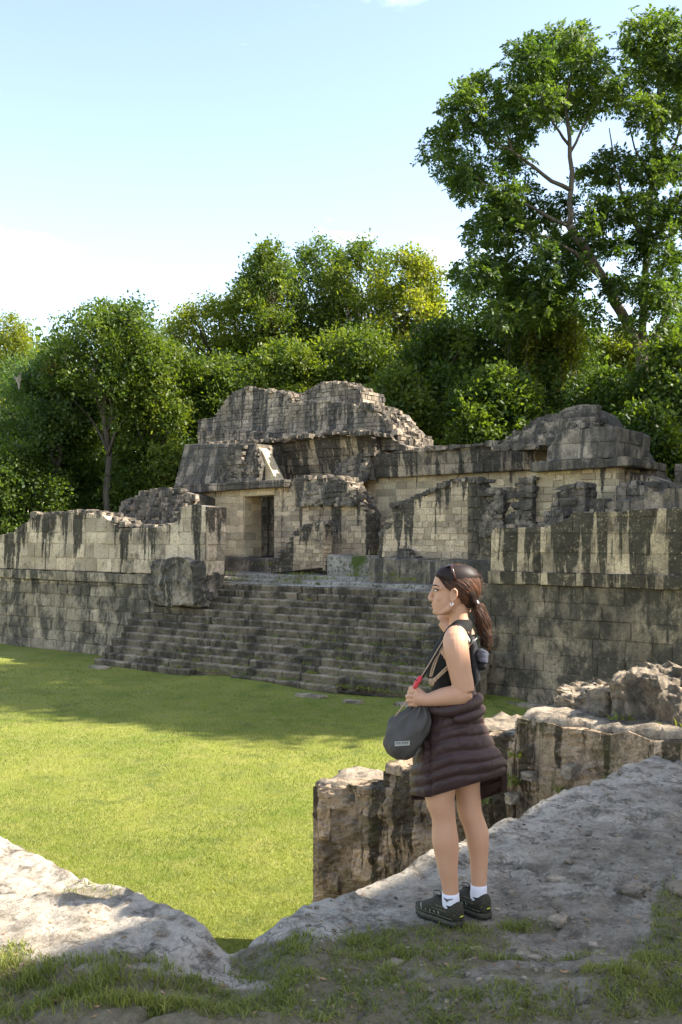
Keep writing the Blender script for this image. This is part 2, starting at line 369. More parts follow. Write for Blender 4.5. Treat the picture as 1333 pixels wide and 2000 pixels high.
def block(parent, px0, px1, D0, D1, z0, z1, mat, name, n=8, amp=0.05, nz=3):
    """rough platform box in facade coordinates, edges from pixel columns on its front plane"""
    u0 = plane_uz(px0, HY + 50, D0)[0]; u1 = plane_uz(px1, HY + 50, D0)[0]
    V = []; Q = []; nu = max(4, int((u1 - u0) / 0.25))
    rows = [(D0, z0)] + [(D0, z0 + (z1 - z0) * k / nz) for k in range(1, nz)] + [(D0, z1 - 0.03), (D0 + 0.05, z1)] + [(D0 + 0.05 + (D1 - D0 - 0.05) * k / 4, z1) for k in range(1, 5)] + [(D1, z0)]
    m = len(rows)
    for i in range(nu + 1):
        u = u0 + (u1 - u0) * i / nu
        for k, (d, z) in enumerate(rows):
            o1 = amp * fbm((u * 1.3, d * 1.3, z * 2 + 7), 3); o2 = amp * fbm((u * 1.7 + 9, d * 1.5, z), 3)
            V.append(udz(u, d + (o1 if k < m - 1 else 0), z + (o2 if 0 < k < m - 1 else 0)))
    for i in range(nu):
        for k in range(m - 1): a = i * m + k; Q.append((a, a + m, a + m + 1, a + 1))
        Q.append((i * m + m - 1, i * m + 2 * m - 1, i * m + m, i * m))
    Q.append(tuple(range(m))[::-1]); Q.append(tuple(range(nu * m, nu * m + m)))
    return obj(name, np.array(V), Q, mat, parent, dict(hd=[z1 - v[2] for v in V], rnd=[0.5] * len(V)))

# ------------------------------------------------------------------ ground
t = NT('forest_floor'); n_ = t.noise(t.pos(), 0.8, 8, 0.7)
t.col(t.mix(t.ramp(n_, 0.35, 0.65), (0.035, 0.03, 0.016), (0.05, 0.065, 0.02))); M['floor'] = t.m
o = obj('ground', [(-900, -300, -0.01), (900, -300, -0.01), (900, 1500, -0.01), (-900, 1500, -0.01)], [(0, 1, 2, 3)], M['floor']); o['kind'] = 'structure'

t = NT('lawn'); p = t.pos()
big = t.noise(p, 0.35, 5, 0.6); mid_ = t.noise(p, 2.2, 6, 0.65); fine = t.noise(p, 26, 6, 0.75)
g = t.mix(t.ramp(big, 0.38, 0.62), (0.165, 0.205, 0.028), (0.265, 0.275, 0.052))
g = t.mix(t.ramp(mid_, 0.42, 0.66), g, (0.28, 0.265, 0.075)); g = t.mix(t.math('MULTIPLY', t.ramp(t.noise(p, 1.1, 6, 0.7), 0.54, 0.66), 0.7), g, (0.075, 0.125, 0.018))
g = t.mix(1.0, g, t.ramp(fine, 0.28, 0.68, (0.45, 0.5, 0.4, 1), (1.25, 1.22, 1.1, 1)), 'MULTIPLY')
t.col(g); t.bump(t.math('ADD', fine, t.math('MULTIPLY', mid_, 0.6)), 0.8, 0.05); M['lawn'] = t.m
# lawn sheet in facade coordinates, lightly uneven
def lawn_h(u, d):
    h = 0.035 * fbm((u * 0.35, d * 0.35, 0), 3)
    if d > 20.6 and -26 < u < -11: h += 0.10 * min(1, (d - 20.6)) * (0.5 + 0.5 * math.sin(u * 0.9)) * (1 if u > -22 else 0.3)
    return h
V = []; Q = []; us = np.linspace(-44, 4, 97); ds = np.linspace(1.0, 24.0, 70)
for u in us:
    for d in ds: V.append(udz(u, d, 0.004 + lawn_h(u, d) + 0.02))
m = len(ds)
for i in range(len(us) - 1):
    for k in range(m - 1): a = i * m + k; Q.append((a, a + m, a + m + 1, a + 1))
o = obj('lawn', np.array(V), np.array(Q), M['lawn'], None, None, True); o['kind'] = 'structure'

# blades on the lawn, denser where nearer
def blades(P, H, Wd, lean, segs=1):
    n = len(P); ang = rng.uniform(0, 2 * np.pi, n); la = rng.uniform(0, 2 * np.pi, n)
    dx = np.stack([np.cos(ang), np.sin(ang), np.zeros(n)], 1) * Wd[:, None]
    tip = P + np.stack([np.cos(la) * lean, np.sin(la) * lean, H], 1)
    if segs == 1:
        V = np.stack([P - dx, P + dx, tip], 1).reshape(-1, 3); Q = np.arange(n * 3).reshape(-1, 3); return V, Q
    midp = P + np.stack([np.cos(la) * lean * 0.3, np.sin(la) * lean * 0.3, H * 0.62], 1)
    V = np.stack([P - dx, P + dx, midp - dx * 0.75, midp + dx * 0.75, tip - dx * 0.08, tip + dx * 0.08], 1).reshape(-1, 3)
    b = np.arange(n)[:, None] * 6
    Q = np.concatenate([b + np.array([0, 1, 3, 2]), b + np.array([2, 3, 5, 4])], 0); return V, Q
M['blade'] = leaf_mat('lawn_blades', (0.115, 0.165, 0.018), (0.30, 0.305, 0.06), 0.35, (1.3, 1.3, 0.6))
N = 330000
yy = 1.0 / rng.uniform(1 / 34.0, 1 / 8.5, N); xx = (rng.uniform(-40, 1370, N) - CX) / F * yy
uu = xx * TU[0] + yy * TU[1]; dd = xx * NI[0] + yy * NI[1]
ok = ((dd < 23.2) & ((dd < 21.6) | (uu < -25.7) | (uu > -12.3)) & (dd > 1.5)); xx, yy, uu, dd = xx[ok], yy[ok], uu[ok], dd[ok]
zz = np.array([lawn_h(a, b) for a, b in zip(uu, dd)]) + 0.02; n = len(xx)
tint = np.array([0.5 + 0.8 * mnoise.noise((a * 0.7, b * 0.7, 3.0)) + 0.5 * mnoise.noise((a * 2.9, b * 2.9, 7.0)) for a, b in zip(xx, yy)]) + rng.uniform(-0.25, 0.25, n)
hh = rng.uniform(0.025, 0.06, n); ww = 0.0022 * yy / 10 * rng.uniform(0.8, 1.6, n)
V, Q = blades(np.stack([xx, yy, zz], 1), hh, ww, rng.uniform(0.01, 0.045, n))
o = obj('lawn_grass', V, Q, M['blade'], None, dict(tint=np.repeat(np.clip(tint, 0, 1), 3)))
tag(o, 'short yellow-green lawn grass covering the plaza court', 'grass', kind='stuff')

# ------------------------------------------------------------------ left retaining wall
DW = 23.3
def base_of(px, D, z=0.0):
    u = plane_uz(px, HY + 60, D)[0]; return udz(u, D, z)
lw = empty('retaining_wall', base_of(150, DW), 'pale limestone retaining wall with black streaks, left of the stairway', 'wall')
zb = plane_uz(0, 1128, DW)[1]; zt_ = plane_uz(0, 1110, DW)[1]
def zpx(px, z, D):  # image row of a height on a plane
    r = ray(px); s = D / (r[0] * NI[0] + NI[1]); return HY - F * (z - CZ) / s
masonry(lw, [(-60, zpx(-60, zb, DW)), (305, zpx(305, zb, DW))], 0.0, DW, 0.42, (0.40, 0.85), M['lwall_low'], 1.4, 0.05, 0.05, 0.008, jit=0.022, bev=0.03, core='wall_core')
masonry(lw, [(-60, zpx(-60, zt_, DW)), (312, zpx(312, zt_, DW))], zb, DW + 0.03, 0.36, (0.45, 0.9), M['lwall_low'], 1.2, 0.0, 0.035, 0.006, core='band_core', jit=0.02)
masonry(lw, [(-60, 1060), (0, 1045), (36, 1037), (41, 1024), (56, 1020), (61, 1006), (110, 1002), (165, 1000), (208, 1008), (219, 1030), (262, 1033), (300, 1030), (337, 1025), (352, 1008), (364, 987), (390, 984), (405, 990)],
        zt_, DW + 0.14, 0.46, (0.45, 0.80), M['lwall'], 0.9, 0.04, 0.03, 0.005, jit=0.014, bev=0.016)
rubble_line(lw, [(60, 1006), (165, 1000), (208, 1008), (262, 1032), (337, 1026)], DW + 0.3, 0.8, 130, 0.22, M['rubble'])
# mound behind it
mo = empty('rubble_mound', base_of(295, 26.0, 2.6), 'dark heap of broken masonry behind the left retaining wall', 'rubble')
heap(mo, [(228, 1005), (236, 972), (262, 957), (310, 951), (345, 955), (362, 962)], 26.0, 1.6, plane_uz(295, 1050, 26)[1], 0.28, M['rubble'], 240)
masonry(mo, [(285, 998), (362, 998)], [(285, 1040), (362, 1040)], 25.85, 0.3, (0.35, 0.7), M['cream_dark'], 0.5, core='stone_footing', single=True)

# low rounded block at the top left of the stairs
u0_, u1_ = plane_uz(300, 1110, 23.3)[0], plane_uz(396, 1110, 23.3)[0]; z1_ = plane_uz(345, 1090, 23.5)[1]
V, Q = rough_rock(udz((u0_ + u1_) / 2, 23.75, (z1_ + 1.9) / 2), (u1_ - u0_, 1.4, z1_ - 1.9), math.atan2(TU[1], TU[0]), 3.3, 0.13, 16, 1.5)
V = [(x - .5 * f_, y - f_, z + .5 * f_) for x, y, z in V for f_ in (0.09 * fbm((x * 3, y * 3, z * 3), 5, 0.65),)]
lb = obj('stone_block', np.array(V), Q, M['rubble'], None, dict(hd=[z1_ - v[2] for v in V], rnd=[0.5] * len(V)))
tag(lb, 'low dark weathered stone block beside the top of the stairs', 'stone block')

# ------------------------------------------------------------------ stairway
st = empty('stairway', udz(-19, 21.5, 0), 'wide flight of worn mossy limestone steps rising from the lawn', 'stairs')
UL, UR = -25.6, -12.25; RI, TR = 0.205, 0.233; DB = 21.5; NS = 13
for i in range(NS):
    d0 = DB + i * TR; z1 = (i + 1) * RI
    u = UL + R.uniform(-0.12, 0.12)
    while u < UR:
        L = R.uniform(1.0, 2.6); a, b = u, min(u + L, UR + 0.3); u += L
        if i == 0 and R.random() < 0.35 and a > -22: continue
        z = z1 + R.uniform(-0.014, 0.010); df = d0 + R.uniform(-0.018, 0.022)
        nu = max(3, int((b - a) / 0.16)); V = []; Q = []; hv = []
        sec = [(0.03, -RI - 0.06), (0.015, -RI * 0.5), (0.0, -0.035), (0.035, 0.0), (0.16, 0.008), (0.34, 0.0), (0.34, -RI - 0.06)]
        sd = R.uniform(0, 90); e = 0.008
        for k in range(nu + 1):
            uu_ = a + e + (b - a - 2 * e) * k / nu; wob = 0.024 * fbm((uu_ * 1.6, sd, i), 3); dz = 0.017 * fbm((uu_ * 2.1, sd + 5, i), 3)
            chip = 0.05 if mnoise.noise((uu_ * 2.5, i * 3.1, 4.0)) > 0.42 else 0
            for q, (sd_, sz) in enumerate(sec):
                V.append(udz(uu_, df + sd_ + wob + (chip if q in (2, 3) else 0), z + sz + (dz if 1 < q < 6 else 0) - (chip * 0.5 if q == 2 else 0))); hv.append(0.4 if q in (3, 4, 5) else 1.5)
        for k in range(nu):
            for q in range(6): c = k * 7 + q; Q.append((c, c + 7, c + 8, c + 1))
            Q.append((k * 7 + 6, k * 7 + 13, k * 7 + 7, k * 7))
        Q.append(tuple(range(7))[::-1]); Q.append(tuple(range(nu * 7, nu * 7 + 7)))
        rr0 = R.random()
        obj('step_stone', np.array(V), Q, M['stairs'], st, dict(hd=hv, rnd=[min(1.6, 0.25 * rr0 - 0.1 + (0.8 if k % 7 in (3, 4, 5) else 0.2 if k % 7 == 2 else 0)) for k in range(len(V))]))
mb = MB(); V = []  # solid fill under the treads
prof = [(DB + 0.25, -0.02)]
for i in range(NS): prof += [(DB + i * TR + 0.12, (i + 1) * RI - 0.14), (DB + (i + 1) * TR + 0.12, (i + 1) * RI - 0.14)]
prof += [(27.2, NS * RI - 0.14), (27.2, -0.02)]; m = len(prof)
V = [udz(UL + 0.06, d, z) for d, z in prof] + [udz(UR, d, z) for d, z in prof]
Q = [(k, (k + 1) % m, (k + 1) % m + m, k + m) for k in range(m)] + [tuple(range(m)), tuple(range(m, 2 * m))[::-1]]
obj('stair_fill', np.array(V), Q, M['stairs'], st, dict(hd=[1.0] * len(V), rnd=[0.4] * len(V)))
# fallen slabs on the grass at the foot
for k, (px, py, L, w) in enumerate([(608, 1360, 0.9, 0.35), (195, 1304, 0.7, 0.35), (800, 1378, 0.8, 0.3), (690, 1372, 0.5, 0.3), (1015, 1377, 1.6, 0.3)]):
    s_ = F * (CZ - 0.04) / (py - HY); c = at(px, py, s_)
    V, Q = rough_rock((c.x, c.y, 0.03), (L, w, 0.13), -0.6, k * 7.1, 0.15, 4)
    o = obj('fallen_slab', np.array(V), Q, M['near_top'], None, dict(hd=[1] * len(V), rnd=[0.7] * len(V)))
    tag(o, ['long pale slab lying in the grass at the foot of the stairs', 'pale slab at the leftmost foot of the stairs', 'short grey slab in the grass beside the drawstring bag',
            'small slab in the grass between the stairs and the bag', 'flat pale kerb slab at the foot of the right wall'][k], 'stone slab', 'loose slabs along the foot of the stairs')

# platform on top of the stairs
t = NT('platform_dirt'); p = t.pos(); a_ = t.noise(p, 1.3, 8, 0.7); b_ = t.noise(p, 9, 6, 0.7)
cc = t.mix(t.ramp(a_, 0.4, 0.6), (0.22, 0.19, 0.15), (0.40, 0.36, 0.30)); cc = t.mix(t.ramp(b_, 0.52, 0.6), cc, (0.09, 0.085, 0.05))
cc = t.mix(t.ramp(t.noise(p, 0.9, 5, 0.6), 0.57, 0.66), cc, (0.07, 0.095, 0.02)); t.col(cc); t.bump(b_, 0.8, 0.05); M['dirt'] = t.m
pl = empty('platform', udz(-19, 24.6, NS * RI), 'worn stone platform between the stair top and the palace rooms', 'platform')
u_to_px = lambda u, D: CX + F * (u * TU[0] + D * NI[0]) / (u * TU[1] + D * NI[1])
block(pl, u_to_px(-25.7, 24.45), u_to_px(-12.3, 24.45), 24.45, 31.0, 2.2, NS * RI + 0.02, M['dirt'], 'floor', amp=0.03)
block(pl, u_to_px(-25.2, 25.0), u_to_px(-12.4, 25.0), 25.0, 31.5, 2.3, NS * RI + 0.13, M['dirt'], 'floor', amp=0.05)
block(pl, u_to_px(-24.9, 25.7), u_to_px(-12.4, 25.7), 25.7, 32.0, 2.3, NS * RI + 0.25, M['dirt'], 'floor', amp=0.05)
zpl = plane_uz(450, 1089, 27.1)[1]
block(pl, 405, 545, 27.05, 31, 2.4, zpl, M['roof'], 'plinth', amp=0.05)
zp2 = plane_uz(850, 1094, 25.5)[1]
block(pl, 722, 975, 25.4, 31, 2.4, zp2, M['roof'], 'plinth', amp=0.07)
block(pl, 640, 760, 26.6, 31, 2.4, plane_uz(700, 1086, 26.6)[1], M['dirt'], 'plinth', amp=0.07)

# ------------------------------------------------------------------ temple building with roof comb
tb = empty('temple_building', udz(-23.0, 27.6, 2.9), 'tall palace building with dark doorway, sloped roof zone and broken roof comb', 'building')
D1 = 27.6
zc0 = 962; 
masonry(tb, [(360, 964), (476, 953)], [(360, 1110), (476, 1112)], D1, 0.27, (0.3, 0.62), M['cream'], 1.0, 0, 0.022, 0.006, core='wall', jit=0.008, bev=0.012)
masonry(tb, [(536, 948), (556, 944), (588, 934), (640, 932), (669, 935), (683, 950), (696, 972), (710, 993), (718, 1008)], [(536, 1112), (718, 1096)], D1, 0.19, (0.2, 0.48), M['cream_dark'], 1.0, 0, 0.03, 0.006, core='wall', single=False, jit=0.012, bev=0.012)
masonry(tb, [(474, 953), (538, 948)], [(474, 970), (538, 966)], D1 - 0.02, 0.22, (0.7, 1.2), M['cream'], 1.02, 0, 0.02, core='lintel', single=True)
masonry(tb, [(340, 948), (450, 941), (556, 936)], [(340, 966), (450, 957), (556, 951)], D1 - 0.38, 0.32, (0.6, 1.2), M['roof'], 1.2, 0, 0.03, 0.006, core='cornice', name='cornice_stone')
# rubble along the broken front wall
rubble_line(tb, [(556, 944), (588, 934), (640, 932), (669, 936), (696, 972), (718, 1008)], D1 + 0.05, 0.9, 170, 0.2, M['rubble'])
heap(tb, [(590, 985), (600, 940), (660, 938), (690, 975), (700, 996)], D1 - 0.06, 0.5, plane_uz(640, 985, D1)[1], 0.18, M['rubble'], 140)
# sloped upper zone, left half standing
masonry(tb, [(362, 868), (400, 866), (503, 866)], [(343, 949), (503, 941)], D1 - 0.2, 0.36, (0.4, 0.9), M['roof'], 2.2, 0.35, 0.03, 0.008, core='upper_zone', name='facing_stone')
mb = MB()
# vault wedge (pale, open end of the corbelled vault)
def tri_prism(pxs, D, depth):
    P = [plane_uz(x, y, D) for x, y in pxs]; k = len(P)
    V = [udz(u, D, z) for u, z in P] + [udz(u, D + depth, z) for u, z in P]
    return V, [tuple(range(k)), tuple(range(k, 2 * k))[::-1]] + [(i, (i + 1) % k, (i + 1) % k + k, i + k) for i in range(k)]
V, Q = tri_prism([(482, 943), (540, 938), (512, 880), (503, 872)], 28.15, 0.5)
obj('vault_end', np.array(V), Q, M['cream'], tb, dict(hd=[1.0] * 8, rnd=[0.9] * 8))
# back half of the vault, leaning towards us as it rises
masonry(tb, [(503, 868), (560, 858), (640, 853), (724, 850)], [(540, 940), (724, 936)], 30.0, 0.30, (0.35, 0.9), M['vault'], 1.6, -0.30, 0.05, 0.008, core='vault_back', single=True, name='vault_stone', jit=0.02)
masonry(tb, [(640, 934), (735, 930)], [(640, 1090), (735, 1085)], 30.3, 0.26, (0.3, 0.6), M['cream'], 0.8, 0, 0.02, 0.006, core='rear_wall', single=False, bev=0.012, jit=0.008)
masonry(tb, [(440, 940), (650, 936)], [(440, 1092), (650, 1092)], 30.9, 0.3, (0.3, 0.7), M['vault'], 0.6, 0, 0.03, core='room_back', single=False)
# roof comb: three stepped masses of small coursed stones
cs = dict(course=0.16, lens=(0.14, 0.36), jit=0.016, bev=0.012, gap=0.006, uniform=False, single=False)
masonry(tb, [(388, 843), (430, 838), (500, 842), (568, 846), (640, 838), (700, 836), (750, 846), (795, 872)], [(388, 872), (795, 880)], 30.2, mat=M['comb'], thick=3.0, proud=0.05, core='comb_base', **cs)
masonry(tb, [(388, 820), (421, 814), (432, 797), (444, 779), (457, 764), (480, 758), (520, 761), (552, 766), (568, 777)], [(388, 850), (568, 856)], 30.9, mat=M['comb'], thick=2.4, batter=0.08, proud=0.05, core='comb_tower', **cs)
masonry(tb, [(566, 788), (600, 782), (660, 784), (706, 792), (732, 798), (750, 824), (781, 848)], [(566, 856), (781, 860)], 30.5, mat=M['comb'], thick=2.4, batter=0.06, proud=0.05, core='comb_tower', **cs)
masonry(tb, [(586, 778), (606, 760), (624, 748), (648, 746), (669, 748), (678, 757), (706, 762)], [(586, 800), (706, 800)], 31.2, mat=M['comb'], thick=1.6, batter=0.05, proud=0.05, core='comb_top', **cs)
rubble_line(tb, [(421, 814), (444, 779), (457, 764), (480, 758), (552, 766), (568, 777)], 31.0, 2.0, 150, 0.2, M['comb'])
rubble_line(tb, [(590, 776), (624, 748), (669, 748), (706, 762)], 31.3, 1.3, 90, 0.18, M['comb'])
rubble_line(tb, [(706, 790), (732, 798), (750, 824), (781, 848), (797, 876)], 30.6, 2.0, 220, 0.22, M['rubble'])
rubble_line(tb, [(388, 866), (503, 862), (640, 846), (724, 846)], 28.9, 1.5, 330, 0.2, M['rubble'])
heap(tb, [(424, 940), (440, 880), (470, 866), (495, 872), (505, 900), (484, 941)], 27.75, 0.6, plane_uz(460, 941, 27.7)[1], 0.2, M['rubble'], 210)
heap(tb, [(655, 938), (664, 906), (690, 890), (722, 880), (724, 936)], 29.4, 0.5, plane_uz(690, 938, 29.3)[1], 0.22, M['rubble'], 110)

# low broken cross wall in front of the doorway
fw = empty('wall_fragment', base_of(585, 26.4, 2.9), 'low broken wall fragment sloping up right of the doorway', 'wall')
masonry(fw, [(528, 1112), (548, 1088), (562, 1070), (575, 1050), (588, 1030), (610, 1023), (632, 1021)], [(528, 1120), (632, 1108)], 26.5, 0.15, (0.18, 0.4), M['cream_dark'], 0.5, 0, 0.035, 0.006, single=False, jit=0.014, bev=0.012, core='wall_core')
rubble_line(fw, [(530, 1110), (562, 1070), (588, 1030), (632, 1021)], 26.5, 0.5, 90, 0.17, M['rubble'])
# ------------------------------------------------------------------ right wing
rw = empty('palace_wing', udz(-16, 30, 2.9), 'long palace wing with leaning streaked upper zone and cream wall', 'building')
masonry(rw, [(719, 932), (880, 924), (1045, 916)], [(719, 1085), (1045, 1040)], 30.0, 0.24, (0.28, 0.6), M['cream'], 1.2, 0, 0.02, 0.006, core='wall', single=False, jit=0.008, bev=0.012)
masonry(rw, [(722, 886), (795, 879), (876, 874), (930, 870), (966, 866), (1000, 852), (1046, 850)], [(722, 934), (880, 926), (1046, 917)], 29.75, 0.42, (0.5, 0.9), M['vault'], 1.8, -0.12, 0.03, 0.008, core='upper_zone', name='facing_stone')
rubble_line(rw, [(795, 880), (876, 874), (966, 866), (1009, 846)], 29.5, 1.6, 160, 0.22, M['rubble'])
# mid fragment
mf = empty('wall_fragment', base_of(850, 26.2, 3.2), 'large broken cross wall with cream plaster, behind the head of the person', 'wall')
masonry(mf, [(741, 1046), (756, 1034), (768, 1022), (770, 988), (800, 977), (833, 964), (862, 948), (890, 938), (928, 934), (938, 952)], [(741, 1100), (938, 1104)], 26.2, 0.2, (0.2, 0.5), M['cream_dark'], 0.8, 0, 0.03, 0.006, single=False, core='wall_core', jit=0.01, bev=0.012)
masonry(mf, [(914, 950), (938, 952), (962, 1004)], [(914, 1104), (962, 1104)], 26.0, 0.34, (0.35, 0.7), M['rwall_low'], 1.0, 0, 0.04, 0.008, core='buttress')
rubble_line(mf, [(741, 1046), (768, 1022), (770, 988), (833, 964), (890, 938), (938, 938)], 26.2, 0.8, 210, 0.19, M['rubble'])
heap(mf, [(768, 1094), (775, 1076), (800, 1070), (812, 1092)], 25.9, 0.3, plane_uz(790, 1100, 25.9)[1], 0.25, M['rubble'], 20)
# right block building
rb = empty('palace_block', udz(-11.5, 26.5, 3.3), 'square palace block with dark cornice and rubble heap on its roof', 'building')
masonry(rb, [(973, 1026), (1000, 980), (1022, 945), (1040, 918), (1120, 914), (1205, 910)], [(973, 1045), (1205, 1030)], 26.3, 0.2, (0.2, 0.5), M['cream'], 2.5, 0, 0.03, 0.006, core='wall', single=False, bev=0.012, jit=0.012)
heap(rb, [(935, 1040), (938, 956), (975, 950), (1010, 945), (1030, 928), (1042, 924), (1010, 985), (985, 1030)], 26.1, 0.4, plane_uz(980, 1045, 26)[1], 0.2, M['rubble'], 220)
masonry(rb, [(938, 953), (1008, 950)], [(938, 1060), (1008, 1040)], 26.6, 0.3, (0.3, 0.6), M['rwall_low'], 0.5, core='dark_wall', single=True)
masonry(rb, [(1036, 900), (1120, 896), (1226, 890)], [(1036, 922), (1120, 917), (1226, 909)], 25.95, 0.3, (0.8, 1.6), M['roof'], 3.2, 0, 0.03, 0.006, core='cornice', name='cornice_stone')
masonry(rb, [(1070, 874), (1098, 838), (1140, 834), (1194, 829), (1204, 832)], [(1048, 902), (1210, 893)], 26.1, 0.42, (0.6, 1.3), M['roof'], 2.8, 0.22, 0.02, 0.006, core='upper_zone', name='facing_stone')
heap(rb, [(985, 868), (1009, 845), (1035, 812), (1060, 806), (1090, 800), (1108, 785), (1146, 786), (1160, 808), (1168, 836)], 28.2, 2.4, plane_uz(1080, 870, 28)[1], 0.24, M['rubble'], 420)
heap(rb, [(1196, 850), (1222, 848), (1240, 872), (1256, 902), (1272, 922), (1292, 940)], 28.3, 1.5, plane_uz(1240, 955, 28)[1], 0.26, M['rubble'], 260)
masonry(rb, [(1200, 918), (1240, 922), (1290, 940)], [(1200, 1010), (1290, 1000)], 26.8, 0.3, (0.3, 0.7), M['cream_dark'], 1.5, core='side_wall')
# standing stump and loose blocks on the right wall
so = empty('stone_stump', base_of(1105, 24.6, 4.3), 'upright rounded masonry stump standing on the right wall', 'ruin')
masonry(so, [(1076, 985), (1090, 962), (1108, 946), (1125, 941), (1142, 941)], [(1076, 1024), (1142, 1020)], 24.7, 0.22, (0.25, 0.5), M['rubble'], 0.8, core='core', jit=0.03, proud=0.06, bev=0.05)
masonry(so, [(1062, 998), (1100, 996)], [(1062, 1032), (1100, 1030)], 24.3, 0.3, (0.3, 0.5), M['rubble'], 0.6, core='foot', jit=0.03, bev=0.05)
lo = empty('low_wall', base_of(1270, 25.0, 4.3), 'low broken wall running along the far right terrace', 'wall')
masonry(lo, [(1203, 948), (1260, 945), (1300, 950), (1345, 966)], [(1203, 1010), (1345, 1005)], 25.2, 0.3, (0.4, 0.9), M['roof'], 1.0, core='wall_core')
rubble_line(lo, [(1203, 948), (1260, 945), (1300, 950), (1345, 966)], 25.2, 1.0, 80, 0.2, M['rubble'])
for k, (px, py, w, h) in enumerate([(1178, 982, 0.32, 0.3), (1202, 986, 0.55, 0.26), (1222, 985, 0.4, 0.28), (1250, 983, 0.42, 0.32), (1285, 978, 0.6, 0.4), (1318, 976, 0.5, 0.45)]):
    u, z = plane_uz(px, py + 14, 23.9); V, Q = rough_rock(udz(u, 23.9, z + h / 2 - 0.06), (w, 0.4, h + 0.1), -0.63 + R.uniform(-0.2, 0.2), k * 3.3, 0.16, 4)
    o = obj('loose_block', np.array(V), Q, M['roof'], None, dict(hd=[0.6] * len(V), rnd=[R.random()] * len(V)))
    tag(o, ['leftmost small block on top of the right retaining wall', 'flat dark block second from left on the right wall top', 'third block from the left on the right wall top',
            'squarish fourth block from the left on the right wall top', 'large block fifth from left on the right wall top', 'rightmost tall block on top of the right wall'][k], 'stone block', 'loose blocks on the right wall top')
fr = empty('distant_ruin', base_of(1330, 30.5, 3.5), 'dark stepped ruin at the far right edge below the trees', 'ruin')
masonry(fr, [(1318, 906), (1400, 900)], [(1318, 960), (1400, 960)], 30.5, 0.3, (0.3, 0.8), M['rubble'], 2.0, core='wall_core', jit=0.03)

# ------------------------------------------------------------------ right retaining wall
rr = empty('retaining_wall', base_of(1130, DW), 'tall dark streaked block wall right of the stairway behind the person', 'wall')
zr0 = plane_uz(956, 1139, DW)[1]; zr1 = plane_uz(956, 1115, DW)[1]
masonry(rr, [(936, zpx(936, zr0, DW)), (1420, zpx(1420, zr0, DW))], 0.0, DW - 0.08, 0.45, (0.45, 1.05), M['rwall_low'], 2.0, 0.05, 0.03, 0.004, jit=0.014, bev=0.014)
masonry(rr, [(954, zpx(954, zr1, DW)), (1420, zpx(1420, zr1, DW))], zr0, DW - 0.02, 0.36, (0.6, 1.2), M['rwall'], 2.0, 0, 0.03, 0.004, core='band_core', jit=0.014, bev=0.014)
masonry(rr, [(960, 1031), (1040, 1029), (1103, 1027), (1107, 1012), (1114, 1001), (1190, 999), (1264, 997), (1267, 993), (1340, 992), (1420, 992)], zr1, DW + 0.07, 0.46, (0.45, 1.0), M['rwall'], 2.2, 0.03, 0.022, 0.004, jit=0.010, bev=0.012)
rubble_line(rr, [(962, 1031), (1103, 1027), (1114, 1001), (1264, 997), (1340, 992)], DW + 0.3, 1.6, 110, 0.18, M['near_top'])

# small sign on the platform
sg = empty('sign_stand', base_of(402, 24.0, 2.75), 'small brown wooden sign leaning beside the stair top', 'sign')
M['wood'] = plain('sign_wood', (0.30, 0.20, 0.12), 0.8, 0.3, 12)
P0 = plane_uz(394, 1117, 24.4); P1 = plane_uz(410, 1101, 24.4)
def fbox(u0, u1, d0, d1, z0, z1, lean=0.0):
    V = [udz(u, d + lean * (z - z0), z) for u in (u0, u1) for d in (d0, d1) for z in (z0, z1)]
    return V, [(0, 1, 3, 2), (4, 6, 7, 5), (0, 4, 5, 1), (2, 3, 7, 6), (0, 2, 6, 4), (1, 5, 7, 3)]
V, Q = fbox(P0[0], P1[0], 24.4, 24.43, P0[1], P1[1], 0.15); obj('board', np.array(V), Q, M['wood'], sg)
for uu_ in (P0[0] + 0.03, P1[0] - 0.07):
    V, Q = fbox(uu_, uu_ + 0.04, 24.45, 24.48, P0[1] - 0.3, P1[1] - 0.05, 0.15); obj('leg', np.array(V), Q, M['wood'], sg)

# ------------------------------------------------------------------ near terrace (heightfield with ragged ledges)
TZ = CZ - 1.80
KX, KY = -0.45, 4.33
def court_e(x, y):
    """>0 on the terrace, <0 over the court"""
    dx, dy = x - KX, y - KY
    wob = 0.05 * mnoise.noise((x * 1.7, y * 1.7, 2.0)) + 0.025 * mnoise.noise((x * 5, y * 5, 8.0))
    dR = -0.772 * dx + 0.636 * dy - 0.07; dL = 0.724 * dx + 0.69 * dy
    return -min(dR, dL) + wob
GRASS = [(90, 1955, 190, 55, 1.0), (330, 1945, 120, 40, .7), (640, 1890, 130, 45, 1.0), (780, 1850, 110, 34, 1.0), (480, 1975, 330, 40, .9), (870, 1850, 110, 42, 1.0),
         (1020, 1990, 360, 22, 1.0), (1315, 1800, 40, 60, .9), (1300, 1885, 70, 34, 1.0), (1040, 1812, 60, 12, .8), (860, 1925, 70, 16, .7), (700, 1945, 120, 20, .8), (560, 1880, 100, 40, .8),
         (1060, 1900, 120, 10, .6), (1260, 1950, 110, 26, .9), (250, 1905, 60, 14, .6), (30, 1885, 40, 14, .7), (180, 1745, 60, 14, .5), (660, 1860, 50, 22, .8)]
def grass_mask(px, py):
    b = 0
    for cx, cy, rx, ry, w in GRASS:
        q = ((px - cx) / rx) ** 2 + ((py - cy) / ry) ** 2
        if q < 1.6: b = max(b, w * min(1, (1.6 - q) / 0.9))
    return b
def smooth(a, b, x):
    t_ = min(1, max(0, (x - a) / (b - a))); return t_ * t_ * (3 - 2 * t_)
